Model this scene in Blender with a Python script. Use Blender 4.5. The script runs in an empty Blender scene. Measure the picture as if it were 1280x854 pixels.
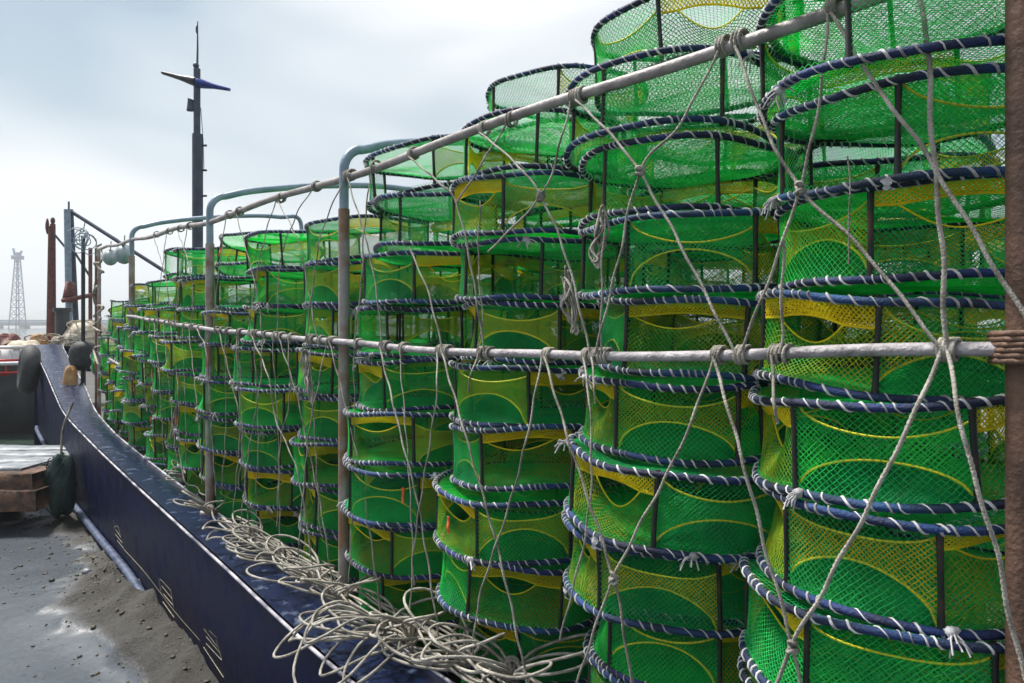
import bpy, math, random
import numpy as np
from mathutils import Vector, Matrix
random.seed(7)
rng = np.random.default_rng(11)
R = math.radians
S = bpy.context.scene
COL = S.collection

# ------------------------------------------------------------------ camera, world, sun, exposure
CAM_H = 2.45                       # eye height over the mud
F, HX, HY = 889.0, 640.0, 405.0    # focal length and horizon of the 1280 px wide view
cd = bpy.data.cameras.new('camera')
cam = bpy.data.objects.new('camera', cd)
COL.objects.link(cam)
cam.location = (0, 0, CAM_H)
cam.rotation_euler = (R(90), 0, 0)
cd.sensor_width = 36.0
cd.lens = 36.0 * F / 1280.0
cd.shift_y = -22.0 / 1280.0
cd.clip_start = 0.05
cd.clip_end = 9000
S.camera = cam

SUN_EL, SUN_AZ = 62.0, -58.0        # azimuth measured from +Y towards +X
W = bpy.data.worlds.new('World')
S.world = W
W.use_nodes = True
nt = W.node_tree
nt.nodes.clear()
out = nt.nodes.new('ShaderNodeOutputWorld')
sky = nt.nodes.new('ShaderNodeTexSky')
sky.sky_type = 'NISHITA'
sky.sun_disc = False
sky.sun_elevation = R(SUN_EL)
sky.sun_rotation = R(SUN_AZ)
sky.air_density = 1.3
sky.dust_density = 1.5
bsky = nt.nodes.new('ShaderNodeBackground')
bsky.inputs['Strength'].default_value = 0.07
nt.links.new(sky.outputs[0], bsky.inputs['Color'])
bcl = nt.nodes.new('ShaderNodeBackground')
bcl.inputs['Strength'].default_value = 0.455
tc = nt.nodes.new('ShaderNodeTexCoord')
mp = nt.nodes.new('ShaderNodeMapping')
mp.inputs['Scale'].default_value = (1.0, 1.0, 2.2)
mp.inputs['Location'].default_value = (1.3, 0.75, 0.12)
nt.links.new(tc.outputs['Generated'], mp.inputs['Vector'])
nz = nt.nodes.new('ShaderNodeTexNoise')
nz.inputs['Scale'].default_value = 1.5
nz.inputs['Detail'].default_value = 3.0
nz.inputs['Roughness'].default_value = 0.5
nz.inputs['Distortion'].default_value = 0.3
nt.links.new(mp.outputs[0], nz.inputs['Vector'])
cr = nt.nodes.new('ShaderNodeValToRGB')
cr.color_ramp.elements[0].position = 0.36
cr.color_ramp.elements[0].color = (0.85, 0.85, 0.85, 1)
cr.color_ramp.elements[1].position = 0.56
cr.color_ramp.elements[1].color = (0.97, 0.97, 0.97, 1)
nt.links.new(nz.outputs['Fac'], cr.inputs[0])
cc = nt.nodes.new('ShaderNodeValToRGB')
cc.color_ramp.elements[0].position = 0.36
cc.color_ramp.elements[0].color = (0.10, 0.22, 0.32, 1)
cc.color_ramp.elements[1].position = 0.57
cc.color_ramp.elements[1].color = (0.83, 0.845, 0.865, 1)
nt.links.new(nz.outputs['Fac'], cc.inputs[0])
nt.links.new(cc.outputs[0], bcl.inputs['Color'])
mixw = nt.nodes.new('ShaderNodeMixShader')
nt.links.new(cr.outputs[0], mixw.inputs['Fac'])
nt.links.new(bsky.outputs[0], mixw.inputs[1])
nt.links.new(bcl.outputs[0], mixw.inputs[2])
nt.links.new(mixw.outputs[0], out.inputs['Surface'])

sl = bpy.data.lights.new('sun', 'SUN')
sl.energy = 3.4
sl.angle = R(12)
sl.color = (1.0, 0.96, 0.9)
so = bpy.data.objects.new('sun', sl)
COL.objects.link(so)
sd = Vector((math.sin(R(SUN_AZ)) * math.cos(R(SUN_EL)), math.cos(R(SUN_AZ)) * math.cos(R(SUN_EL)), math.sin(R(SUN_EL))))
so.rotation_euler = sd.to_track_quat('Z', 'Y').to_euler()

S.view_settings.view_transform = 'Standard'
S.view_settings.look = 'None'
S.view_settings.exposure = 1.4
S.view_settings.gamma = 1.0
S.view_settings.use_curve_mapping = False
S.render.engine = 'CYCLES'
S.cycles.max_bounces = 10
S.cycles.diffuse_bounces = 5
S.cycles.transmission_bounces = 8
S.cycles.transparent_max_bounces = 12
S.cycles.use_denoising = True

# ------------------------------------------------------------------ materials
MATS = {}
def material(name, col, col2=None, rough=0.6, metal=0.0, scale=8.0, bump=0.0, bscale=40.0, trans=0.0, vary=0.0,
             detail=5.0, lo=0.38, hi=0.62, rough2=None, spec=0.5):
    m = bpy.data.materials.new(name)
    m.use_nodes = True
    t = m.node_tree
    b = t.nodes['Principled BSDF']
    o = t.nodes['Material Output']
    b.inputs['Roughness'].default_value = rough
    b.inputs['Metallic'].default_value = metal
    b.inputs['Specular IOR Level'].default_value = spec
    tcn = t.nodes.new('ShaderNodeTexCoord')
    n = t.nodes.new('ShaderNodeTexNoise')
    n.inputs['Scale'].default_value = scale
    n.inputs['Detail'].default_value = detail
    t.links.new(tcn.outputs['Object'], n.inputs['Vector'])
    ramp = t.nodes.new('ShaderNodeValToRGB')
    ramp.color_ramp.elements[0].position = lo
    ramp.color_ramp.elements[1].position = hi
    ramp.color_ramp.elements[0].color = (*col, 1)
    ramp.color_ramp.elements[1].color = (*(col2 or col), 1)
    t.links.new(n.outputs['Fac'], ramp.inputs[0])
    csock = ramp.outputs[0]
    if vary:
        oi = t.nodes.new('ShaderNodeObjectInfo')
        hs = t.nodes.new('ShaderNodeHueSaturation')
        mr = t.nodes.new('ShaderNodeMapRange')
        mr.inputs['To Min'].default_value = 1 - vary
        mr.inputs['To Max'].default_value = 1 + vary
        t.links.new(oi.outputs['Random'], mr.inputs['Value'])
        t.links.new(mr.outputs[0], hs.inputs['Value'])
        mh = t.nodes.new('ShaderNodeMapRange')
        mh.inputs['To Min'].default_value = 0.5 + 0.06 * vary
        mh.inputs['To Max'].default_value = 0.5 - 0.06 * vary
        t.links.new(oi.outputs['Random'], mh.inputs['Value'])
        t.links.new(mh.outputs[0], hs.inputs['Hue'])
        t.links.new(csock, hs.inputs['Color'])
        csock = hs.outputs[0]
    t.links.new(csock, b.inputs['Base Color'])
    if rough2 is not None:
        mr2 = t.nodes.new('ShaderNodeMapRange')
        mr2.inputs['From Min'].default_value = lo
        mr2.inputs['From Max'].default_value = hi
        mr2.inputs['To Min'].default_value = rough
        mr2.inputs['To Max'].default_value = rough2
        t.links.new(n.outputs['Fac'], mr2.inputs['Value'])
        t.links.new(mr2.outputs[0], b.inputs['Roughness'])
    if bump:
        n2 = t.nodes.new('ShaderNodeTexNoise')
        n2.inputs['Scale'].default_value = bscale
        n2.inputs['Detail'].default_value = 6
        t.links.new(tcn.outputs['Object'], n2.inputs['Vector'])
        bp = t.nodes.new('ShaderNodeBump')
        bp.inputs['Strength'].default_value = bump
        bp.inputs['Distance'].default_value = 0.02
        t.links.new(n2.outputs['Fac'], bp.inputs['Height'])
        t.links.new(bp.outputs[0], b.inputs['Normal'])
    if trans:
        tr = t.nodes.new('ShaderNodeBsdfTranslucent')
        t.links.new(csock, tr.inputs['Color'])
        mx = t.nodes.new('ShaderNodeMixShader')
        mx.inputs[0].default_value = trans
        t.links.new(b.outputs[0], mx.inputs[1])
        t.links.new(tr.outputs[0], mx.inputs[2])
        t.links.new(mx.outputs[0], o.inputs['Surface'])
    MATS[name] = m
    return m

material('net_green', (0.002, 0.60, 0.16), (0.006, 0.80, 0.20), rough=0.55, trans=0.5, vary=0.25, scale=6)
material('net_lime', (0.006, 0.58, 0.15), (0.06, 0.78, 0.17), rough=0.55, trans=0.5, vary=0.2, scale=6)
material('net_olive', (0.05, 0.44, 0.04), (0.42, 0.52, 0.015), rough=0.6, trans=0.45, vary=0.25, scale=7)
material('net_yellow', (0.80, 0.68, 0.008), (0.92, 0.84, 0.02), rough=0.6, trans=0.5, vary=0.2, scale=9)
material('cord_yellow', (0.74, 0.62, 0.015), (0.80, 0.68, 0.02), rough=0.6, vary=0.2)
material('sheet_green', (0.001, 0.30, 0.09), (0.003, 0.58, 0.17), rough=0.5, trans=0.55, vary=0.35, scale=9, bump=0.5, bscale=22)
material('ring_blue', (0.003, 0.008, 0.030), (0.006, 0.036, 0.15), rough=0.7, bump=0.4, bscale=160, scale=5, vary=0.3)
material('lash_white', (0.16, 0.155, 0.17), (0.58, 0.57, 0.57), rough=0.85, scale=16, vary=0.2, lo=0.36, hi=0.56, detail=8)
material('strut_dark', (0.005, 0.009, 0.008), (0.05, 0.024, 0.010), rough=0.6, scale=18, vary=0.3, lo=0.5, hi=0.7)
material('rope_pale', (0.18, 0.165, 0.14), (0.43, 0.40, 0.35), rough=0.85, scale=14, bump=0.5, bscale=180)
material('rope_grey', (0.13, 0.12, 0.10), (0.40, 0.37, 0.31), rough=0.85, scale=10, bump=0.5, bscale=160)
material('rail_grey', (0.20, 0.175, 0.17), (0.34, 0.31, 0.30), rough=0.45, metal=0.1, scale=9, bump=0.25, bscale=60, rough2=0.6)
material('rail_white', (0.17, 0.15, 0.155), (0.36, 0.335, 0.35), rough=0.55, metal=0.0, scale=14, bump=0.5, bscale=60, lo=0.3, hi=0.55, detail=9)
material('post_rust', (0.30, 0.27, 0.26), (0.22, 0.115, 0.07), rough=0.6, metal=0.1, scale=6, bump=0.35, bscale=50, lo=0.45, hi=0.6)
material('post_brown', (0.085, 0.045, 0.030), (0.16, 0.085, 0.055), rough=0.65, scale=9, bump=0.4, bscale=60)
material('pipe_blue', (0.16, 0.22, 0.28), (0.24, 0.31, 0.38), rough=0.45, metal=0.1, scale=9, bump=0.15)
material('hull_navy', (0.0006, 0.003, 0.030), (0.006, 0.013, 0.060), rough=0.45, scale=5, detail=11, lo=0.50, hi=0.82, bump=0.10, bscale=14, rough2=0.7, spec=0.1)
material('cap_navy', (0.004, 0.010, 0.040), (0.08, 0.12, 0.20), rough=0.25, scale=13, bump=0.35, bscale=60, lo=0.58, hi=0.80, rough2=0.7, detail=9)
material('edge_worn', (0.05, 0.055, 0.09), (0.46, 0.44, 0.48), rough=0.5, scale=6, bump=0.3, lo=0.35, hi=0.6, detail=9)
material('strake_blue', (0.015, 0.028, 0.075), (0.07, 0.09, 0.15), rough=0.5, scale=9, bump=0.4)
material('paint_mark', (0.16, 0.14, 0.08), (0.45, 0.41, 0.28), rough=0.7, scale=60)
material('deck_dark', (0.03, 0.035, 0.04), (0.07, 0.06, 0.05), rough=0.7, scale=6)
material('mast_navy', (0.020, 0.030, 0.055), (0.04, 0.055, 0.09), rough=0.5, scale=5)
material('arm_blue', (0.012, 0.03, 0.22), (0.02, 0.045, 0.30), rough=0.45)
material('arm_grey', (0.03, 0.035, 0.045), (0.05, 0.055, 0.07), rough=0.5)
material('rust_red', (0.09, 0.026, 0.022), (0.16, 0.05, 0.035), rough=0.7, scale=12, bump=0.3)
material('timber', (0.035, 0.018, 0.011), (0.13, 0.06, 0.033), rough=0.8, scale=10, bump=0.8, bscale=26, detail=10)
material('plank_pale', (0.10, 0.115, 0.13), (0.24, 0.26, 0.285), rough=0.5, scale=6, bump=0.3)
material('rubber', (0.012, 0.013, 0.015), (0.03, 0.032, 0.036), rough=0.7, scale=12, bump=0.3)
material('fender_green', (0.002, 0.014, 0.013), (0.006, 0.036, 0.03), rough=0.5, scale=9, bump=0.6, bscale=25)
material('float_grey', (0.22, 0.27, 0.29), (0.38, 0.43, 0.45), rough=0.4, scale=9)
material('sack', (0.30, 0.15, 0.06), (0.48, 0.28, 0.13), rough=0.85, scale=8, bump=0.5)
material('beige', (0.36, 0.30, 0.22), (0.60, 0.54, 0.44), rough=0.85, scale=9, bump=0.5)
material('white_box', (0.55, 0.56, 0.56), (0.72, 0.72, 0.70), rough=0.6, scale=5)
material('red_paint', (0.45, 0.012, 0.012), (0.55, 0.03, 0.025), rough=0.45)
material('orange_tag', (0.75, 0.08, 0.015), (0.85, 0.14, 0.03), rough=0.6)
material('boat_black', (0.010, 0.013, 0.016), (0.03, 0.035, 0.04), rough=0.5, scale=3)
material('boat_white', (0.42, 0.45, 0.48), (0.62, 0.64, 0.66), rough=0.5, scale=3)
material('mud_clod', (0.035, 0.03, 0.024), (0.11, 0.09, 0.066), rough=0.7, scale=14, bump=0.4)
material('far_concrete_hazed', (0.10, 0.16, 0.22), (0.14, 0.20, 0.26), rough=0.8, scale=0.05)  # bluish tint of distance haze painted into the concrete colour
material('far_steel_hazed', (0.015, 0.07, 0.19), (0.02, 0.09, 0.22), rough=0.7, scale=0.05)  # blue of the haze put into the tower's base colour
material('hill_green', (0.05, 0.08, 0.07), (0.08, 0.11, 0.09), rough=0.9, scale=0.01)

# mud: smooth wet flats broken by rough brown clods
def mud_material():
    m = bpy.data.materials.new('mud')
    m.use_nodes = True
    t = m.node_tree
    b = t.nodes['Principled BSDF']
    tcn = t.nodes.new('ShaderNodeTexCoord')
    n = t.nodes.new('ShaderNodeTexNoise'); n.inputs['Scale'].default_value = 0.8; n.inputs['Detail'].default_value = 7
    n.inputs['Roughness'].default_value = 0.6
    t.links.new(tcn.outputs['Object'], n.inputs['Vector'])
    n3 = t.nodes.new('ShaderNodeTexNoise'); n3.inputs['Scale'].default_value = 26; n3.inputs['Detail'].default_value = 12; n3.inputs['Roughness'].default_value = 0.72
    t.links.new(tcn.outputs['Object'], n3.inputs['Vector'])
    at = t.nodes.new('ShaderNodeAttribute'); at.attribute_name = 'rough_mud'
    add = t.nodes.new('ShaderNodeMath'); add.operation = 'ADD'
    t.links.new(at.outputs['Fac'], add.inputs[0])
    ms = t.nodes.new('ShaderNodeMath'); ms.operation = 'MULTIPLY_ADD'; ms.inputs[1].default_value = 0.9; ms.inputs[2].default_value = -0.40
    t.links.new(n.outputs['Fac'], ms.inputs[0]); t.links.new(ms.outputs[0], add.inputs[1])
    ra = t.nodes.new('ShaderNodeValToRGB')
    ra.color_ramp.elements[0].position = 0.2; ra.color_ramp.elements[0].color = (0.050, 0.060, 0.073, 1)
    ra.color_ramp.elements[1].position = 0.75; ra.color_ramp.elements[1].color = (0.040, 0.036, 0.030, 1)
    t.links.new(add.outputs[0], ra.inputs[0])
    mul = t.nodes.new('ShaderNodeMix'); mul.data_type = 'RGBA'; mul.blend_type = 'MULTIPLY'; mul.inputs[0].default_value = 0.75
    r3 = t.nodes.new('ShaderNodeValToRGB')
    r3.color_ramp.elements[0].position = 0.3; r3.color_ramp.elements[0].color = (0.42, 0.42, 0.42, 1)
    r3.color_ramp.elements[1].position = 0.65; r3.color_ramp.elements[1].color = (1.25, 1.25, 1.25, 1)
    t.links.new(n3.outputs['Fac'], r3.inputs[0])
    t.links.new(ra.outputs[0], mul.inputs[6]); t.links.new(r3.outputs[0], mul.inputs[7])
    t.links.new(mul.outputs[2], b.inputs['Base Color'])
    rr = t.nodes.new('ShaderNodeMapRange')
    rr.inputs['From Min'].default_value = 0.1; rr.inputs['From Max'].default_value = 0.8
    rr.inputs['To Min'].default_value = 0.34; rr.inputs['To Max'].default_value = 0.55
    t.links.new(add.outputs[0], rr.inputs['Value'])
    t.links.new(rr.outputs[0], b.inputs['Roughness'])
    bp = t.nodes.new('ShaderNodeBump'); bp.inputs['Distance'].default_value = 0.04
    bs = t.nodes.new('ShaderNodeMapRange')
    bs.inputs['From Min'].default_value = 0.1; bs.inputs['From Max'].default_value = 0.8
    bs.inputs['To Min'].default_value = 0.12; bs.inputs['To Max'].default_value = 0.9
    t.links.new(add.outputs[0], bs.inputs['Value']); t.links.new(bs.outputs[0], bp.inputs['Strength'])
    t.links.new(n3.outputs['Fac'], bp.inputs['Height'])
    t.links.new(bp.outputs[0], b.inputs['Normal'])
    MATS['mud'] = m
mud_material()

def water_material():
    m = bpy.data.materials.new('water')
    m.use_nodes = True
    t = m.node_tree
    b = t.nodes['Principled BSDF']
    b.inputs['Base Color'].default_value = (0.035, 0.055, 0.045, 1)
    b.inputs['Roughness'].default_value = 0.08
    tcn = t.nodes.new('ShaderNodeTexCoord')
    n = t.nodes.new('ShaderNodeTexNoise'); n.inputs['Scale'].default_value = 1.7; n.inputs['Detail'].default_value = 5
    t.links.new(tcn.outputs['Object'], n.inputs['Vector'])
    bp = t.nodes.new('ShaderNodeBump'); bp.inputs['Strength'].default_value = 0.5; bp.inputs['Distance'].default_value = 0.12
    t.links.new(n.outputs['Fac'], bp.inputs['Height']); t.links.new(bp.outputs[0], b.inputs['Normal'])
    MATS['water'] = m
water_material()

# ------------------------------------------------------------------ mesh helpers
def mesh_np(name, V, Fc, mat, smooth=False):
    """V (n,3) float, Fc (m,k) int with k = 3 or 4"""
    V = np.asarray(V, dtype=np.float32); Fc = np.asarray(Fc, dtype=np.int32)
    me = bpy.data.meshes.new(name)
    me.vertices.add(len(V)); me.vertices.foreach_set('co', V.ravel())
    k = Fc.shape[1]
    me.loops.add(Fc.size); me.loops.foreach_set('vertex_index', Fc.ravel())
    me.polygons.add(len(Fc))
    me.polygons.foreach_set('loop_start', np.arange(0, Fc.size, k, dtype=np.int32))
    if smooth:
        me.polygons.foreach_set('use_smooth', np.ones(len(Fc), dtype=bool))
    me.update(calc_edges=True)
    me.materials.append(MATS[mat])
    return me

class MB:
    """collects quads"""
    def __init__(self): self.V = []; self.Q = []; self.n = 0
    def add(self, V, Q):
        V = np.asarray(V, float); Q = np.asarray(Q, int)
        self.V.append(V); self.Q.append(Q + self.n); self.n += len(V)
    def tube(self, P, r, sides=8, closed=False, caps=True, twist=0.0, lobes=0, flat=1.0):
        P = np.asarray(P, float); n = len(P)
        r = np.broadcast_to(np.asarray(r, float), (n,))
        if closed:
            T = np.roll(P, -1, 0) - np.roll(P, 1, 0)
        else:
            T = np.gradient(P, axis=0)
        T /= (np.linalg.norm(T, axis=1, keepdims=True) + 1e-12)
        up = np.array([0, 0, 1.0]) if abs(T[0, 2]) < 0.9 else np.array([1.0, 0, 0])
        N = np.zeros_like(P); N[0] = np.cross(T[0], up); N[0] /= np.linalg.norm(N[0])
        for i in range(1, n):
            v = N[i-1] - T[i] * np.dot(N[i-1], T[i]); N[i] = v / (np.linalg.norm(v) + 1e-12)
        B = np.cross(T, N)
        a = np.linspace(0, 2*np.pi, sides, endpoint=False)
        s = np.concatenate([[0], np.cumsum(np.linalg.norm(np.diff(P, axis=0), axis=1))])
        ph = a[None, :] + 0*s[:, None]
        rad = r[:, None] * (1 + (0.22*np.cos(lobes*(ph) - twist*s[:, None]) if lobes else 0*ph))
        V = P[:, None, :] + (np.cos(ph)*rad)[..., None]*N[:, None, :] + (np.sin(ph)*rad*flat)[..., None]*B[:, None, :]
        V = V.reshape(-1, 3)
        i = np.arange(n if closed else n-1)[:, None]; j = np.arange(sides)[None, :]
        i2 = (i+1) % n; j2 = (j+1) % sides
        Q = np.stack([i*sides+j, i*sides+j2, i2*sides+j2, i2*sides+j], -1).reshape(-1, 4)
        self.add(V, Q)
        if caps and not closed:
            for e, off in ((0, 0), (n-1, (n-1)*sides)):
                c = self.n
                Vc = np.vstack([P[e][None], V[off:off+sides]])
                q = [[0, 1+k, 1+(k+1) % sides, 0] for k in range(sides)]
                # degenerate quads avoided: fan as pairs
                q = [[0, 1+k, 1+(k+1) % sides, 1+(k+2) % sides] for k in range(0, sides, 2)]
                self.add(Vc, q)
        return self
    def box(self, c, s, rz=0.0, M=None):
        x, y, z = s[0]/2, s[1]/2, s[2]/2
        V = np.array([[-x,-y,-z],[x,-y,-z],[x,y,-z],[-x,y,-z],[-x,-y,z],[x,-y,z],[x,y,z],[-x,y,z]])
        if M is not None: V = V @ np.asarray(M, float).T
        if rz:
            cs, sn = math.cos(rz), math.sin(rz); V = V @ np.array([[cs, sn, 0], [-sn, cs, 0], [0, 0, 1]])
        self.add(V + np.asarray(c, float), [[0,3,2,1],[4,5,6,7],[0,1,5,4],[1,2,6,5],[2,3,7,6],[3,0,4,7]])
        return self
    def beam(self, a, b, w, h):
        a = np.asarray(a, float); b = np.asarray(b, float); d = b - a; L = np.linalg.norm(d); d /= L
        up = np.array([0, 0, 1.0]) if abs(d[2]) < 0.95 else np.array([0, 1.0, 0])
        sx = np.cross(d, up); sx /= np.linalg.norm(sx); sz = np.cross(sx, d)
        V = []
        for p in (a, b):
            for (i, j) in ((-1,-1),(1,-1),(1,1),(-1,1)): V.append(p + sx*w/2*i + sz*h/2*j)
        self.add(V, [[0,1,2,3],[7,6,5,4],[0,4,5,1],[1,5,6,2],[2,6,7,3],[3,7,4,0]])
        return self
    def blob(self, c, r, nu=16, nv=10, amp=0.0, seed=0, power=1.0):
        g = np.random.default_rng(seed)
        th = np.linspace(0, 2*np.pi, nu, endpoint=False); ph = np.linspace(0.02, np.pi-0.02, nv)
        T, P = np.meshgrid(th, ph)
        d = np.ones_like(T)
        for k in range(5):
            a, b_, c_ = g.integers(1, 5), g.integers(1, 6), g.uniform(0, 6.28)
            d += amp*g.uniform(.3, 1)*np.sin(a*T + c_)*np.sin(b_*P)
        sp = np.sign(np.cos(P))*np.abs(np.cos(P))**power
        V = np.stack([np.sin(P)**power*np.cos(T)*d*r[0], np.sin(P)**power*np.sin(T)*d*r[1], sp*d*r[2]], -1).reshape(-1, 3) + np.asarray(c, float)
        i = np.arange(nv-1)[:, None]; j = np.arange(nu)[None, :]
        Q = np.stack([i*nu+j, (i+1)*nu+j, (i+1)*nu+(j+1) % nu, i*nu+(j+1) % nu], -1).reshape(-1, 4)
        self.add(V, Q)
        return self
    def mesh(self, name, mat, smooth=False):
        return mesh_np(name, np.vstack(self.V), np.vstack(self.Q), mat, smooth)

def link(name, me, parent=None, loc=None, kind=None):
    o = bpy.data.objects.new(name, me)
    COL.objects.link(o)
    if parent is not None: o.parent = parent
    if loc is not None: o.location = loc
    if kind: o['kind'] = kind
    return o
def empty(name, loc=(0, 0, 0)):
    o = bpy.data.objects.new(name, None)
    o.empty_display_size = 0.1
    COL.objects.link(o); o.location = loc
    return o
def tag(o, label, cat, group=None):
    o['label'] = label; o['category'] = cat
    if group: o['group'] = group
    return o
def spline(P, n=8):
    """Catmull-Rom through points"""
    P = np.asarray(P, float)
    if len(P) < 3: return P[0] + (P[1]-P[0])*np.linspace(0, 1, n+1)[:, None]
    Q = np.vstack([2*P[0]-P[1], P, 2*P[-1]-P[-2]])
    outp = []
    for i in range(1, len(Q)-2):
        t = np.linspace(0, 1, n, endpoint=False)[:, None]
        a, b, c, d = Q[i-1], Q[i], Q[i+1], Q[i+2]
        outp.append(0.5*((2*b) + (-a+c)*t + (2*a-5*b+4*c-d)*t**2 + (-a+3*b-3*c+d)*t**3))
    outp.append(P[-1][None])
    return np.vstack(outp)
def local(P, origin): return np.asarray(P, float) - np.asarray(origin, float)

ORD = ['first','second','third','fourth','fifth','sixth','seventh','eighth','ninth','tenth','eleventh','twelfth','thirteenth',
       'fourteenth','fifteenth','sixteenth','seventeenth','eighteenth','nineteenth','twentieth','twenty-first','twenty-second',
       'twenty-third','twenty-fourth','twenty-fifth','twenty-sixth','twenty-seventh','twenty-eighth','twenty-ninth','thirtieth',
       'thirty-first','thirty-second','thirty-third','thirty-fourth','thirty-fifth','thirty-sixth','thirty-seventh','thirty-eighth']

# ------------------------------------------------------------------ ship lines in plan (camera stands at the origin)
# line of the stanchions: x, y, gunwale height, middle rail height, top rail height (all over the mud)
RAIL = np.array([
    [ 3.60, -1.32, -1.47, -0.05, 0.84],
    [ 1.10,  1.53, -1.46, -0.05, 0.82],
    [-0.90,  3.81, -1.44, -0.094, 0.785],
    [-2.26,  5.32, -1.41, -0.036, 0.77],
    [-4.25,  7.95, -1.37,  0.09, 0.93],
    [-6.30, 10.80, -1.16,  0.12, 1.13],
])
RAIL[:, 2:] += CAM_H
RS = np.concatenate([[0], np.cumsum(np.linalg.norm(np.diff(RAIL[:, :2], axis=0), axis=1))])
def rail_at(s):
    return np.array([np.interp(s, RS, RAIL[:, k]) for k in range(5)])
def rail_dir(s):
    a, b = rail_at(max(s-0.3, 0)), rail_at(min(s+0.3, RS[-1]))
    d = (b-a)[:2]; return d/np.linalg.norm(d)
def inboard(s):
    d = rail_dir(s); return np.array([d[1], -d[0]])
def onrail(px, py, off=0.0):
    """point where the sight line through a photo pixel meets the fence of stanchions (off metres towards the quay)"""
    best = None
    k = (px-HX)/F
    for i in range(len(RAIL)-1):
        a, b = RAIL[i, :2].copy(), RAIL[i+1, :2].copy()
        d = (b-a)/np.linalg.norm(b-a); nrm = np.array([d[1], -d[0]])
        a -= nrm*off; b -= nrm*off
        den = (b[0]-a[0]) - k*(b[1]-a[1])
        t = (k*a[1]-a[0])/den
        if -0.02 <= t <= 1.02 or (i == 0 and t < 0) or (i == len(RAIL)-2 and t > 1):
            Y = a[1]+t*(b[1]-a[1])
            if Y > 0.2: best = np.array([k*Y, Y, CAM_H+(HY-py)/F*Y])
    return best
def pix(px, py, Y):
    return np.array([(px-HX)/F*Y, Y, CAM_H+(HY-py)/F*Y])

# ------------------------------------------------------------------ ground and water
def smooth01(x): x = np.clip(x, 0, 1); return x*x*(3-2*x)
def fbm(X, Y, seed, oct=5, f0=0.6):
    g = np.random.default_rng(seed); z = np.zeros_like(X); a = 1.0; f = f0
    for o in range(oct):
        for k in range(4):
            an = g.uniform(0, 6.28); p = g.uniform(0, 6.28)
            z += a*0.25*np.sin(f*6.28*(np.cos(an)*X+np.sin(an)*Y) + p + 1.3*np.sin(f*2.1*(X-Y)+p))
        a *= 0.5; f *= 2.1
    return z
def make_ground():
    gx = np.concatenate([[-120, -60, -30, -18], np.linspace(-12, 3, 430), [6, 12, 30, 80, 160]])
    gy = np.concatenate([[-160, -80, -30, -12, -6, -2], np.linspace(0.5, 13.2, 380), [16, 22]])
    X, Y = np.meshgrid(gx, gy)
    n1 = fbm(X, Y, 3); n2 = fbm(X, Y, 9, 3, 1.5)
    # distance outboard of the hull side
    hx = np.interp(Y, [-2.05, 1.3, 2.85, 4.29, 6.6, 9.0, 11.5, 15], [4.1, .82, -.64, -1.786, -3.6, -5.4, -7.2, -9.9])
    dist = (hx - X)*0.75
    bank = np.exp(-np.clip(dist-0.05, 0, None)**2/(0.42+0.2*np.sin(Y*2.3))**2)*(dist > -3)
    near = smooth01((8.8-Y)/4.5)
    patch = smooth01((fbm(X, Y, 21, 3, 0.25)-0.05)*2.2)
    rough = np.clip(bank*1.0*near + bank*0.35 + 0.35*patch*smooth01((2.2-dist)/1.6), 0, 1)
    rough = smooth01((rough + 0.12*n1 + 0.10*n2 - 0.42)*2.0)
    Z = 0.012*n1 + rough*(0.06*near + 0.05*n1 + 0.05*n2 + 0.03*np.abs(n2)) + 0.14*bank*near
    Z -= 0.75*smooth01((Y-9.6-0.25*n1)/2.6)
    Z = np.where((X < -13) & (Y > 9), -0.8, Z)
    V = np.stack([X, Y, Z], -1).reshape(-1, 3)
    nx = len(gx); i = np.arange(len(gy)-1)[:, None]; j = np.arange(nx-1)[None, :]
    Q = np.stack([i*nx+j, i*nx+j+1, (i+1)*nx+j+1, (i+1)*nx+j], -1).reshape(-1, 4)
    me = mesh_np('ground', V, Q, 'mud', True)
    at = me.attributes.new('rough_mud', 'FLOAT', 'POINT')
    at.data.foreach_set('value', rough.astype(np.float32).ravel())
    link('ground', me, kind='structure')
make_ground()
MB_ = MB(); MB_.add([[-3500, 9.2, -0.32], [3500, 9.2, -0.32], [3500, 4500, -0.32], [-3500, 4500, -0.32]], [[0, 1, 2, 3]])
link('water', MB_.mesh('water', 'water'), kind='structure')

# ------------------------------------------------------------------ the fishing boat
boat = empty('fishing_boat', (0, 0, 0))
tag(boat, 'dark navy fishing boat with grey pipe rails, laden with green crab pots', 'boat')
HULL = np.array([   # outer edge of the bulwark cap: x, y, z over the mud (from the eye)
    [ 4.10, -2.05, -1.47], [ 0.82,  1.22, -1.46], [-0.64, 2.85, -1.44], [-1.786, 4.29, -1.42], [-3.60, 6.60, -1.40],
    [-4.75,  8.00, -1.323], [-6.04,  9.60, -1.22], [-7.07, 11.00, -1.10], [-8.38, 12.80, -0.92], [-10.4, 15.50, -0.57], [-10.95, 16.3, -0.48]])
HULL[:, 2] += CAM_H
HP = spline(HULL, 6)
HT = np.gradient(HP[:, :2], axis=0); HT /= np.linalg.norm(HT, axis=1, keepdims=True)
HN = np.stack([HT[:, 1], -HT[:, 0]], -1)          # inboard
n = len(HP)
def strip(rows, mat, name, smooth=True, flip=False):
    V = np.vstack(rows); m = len(rows); k = len(rows[0])
    i = np.arange(m-1)[:, None]; j = np.arange(k-1)[None, :]
    Q = np.stack([i*k+j, i*k+j+1, (i+1)*k+j+1, (i+1)*k+j], -1).reshape(-1, 4)
    return mesh_np(name, V, Q, mat, smooth)
def hrow(inw, dz=None, z=None):
    P = HP.copy(); P[:, :2] += HN*inw
    if z is not None: P[:, 2] = z
    if dz is not None: P[:, 2] += dz
    return P
zb = np.full(n, -0.6)
BEAM = 4.6
far = HP.copy()
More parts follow.
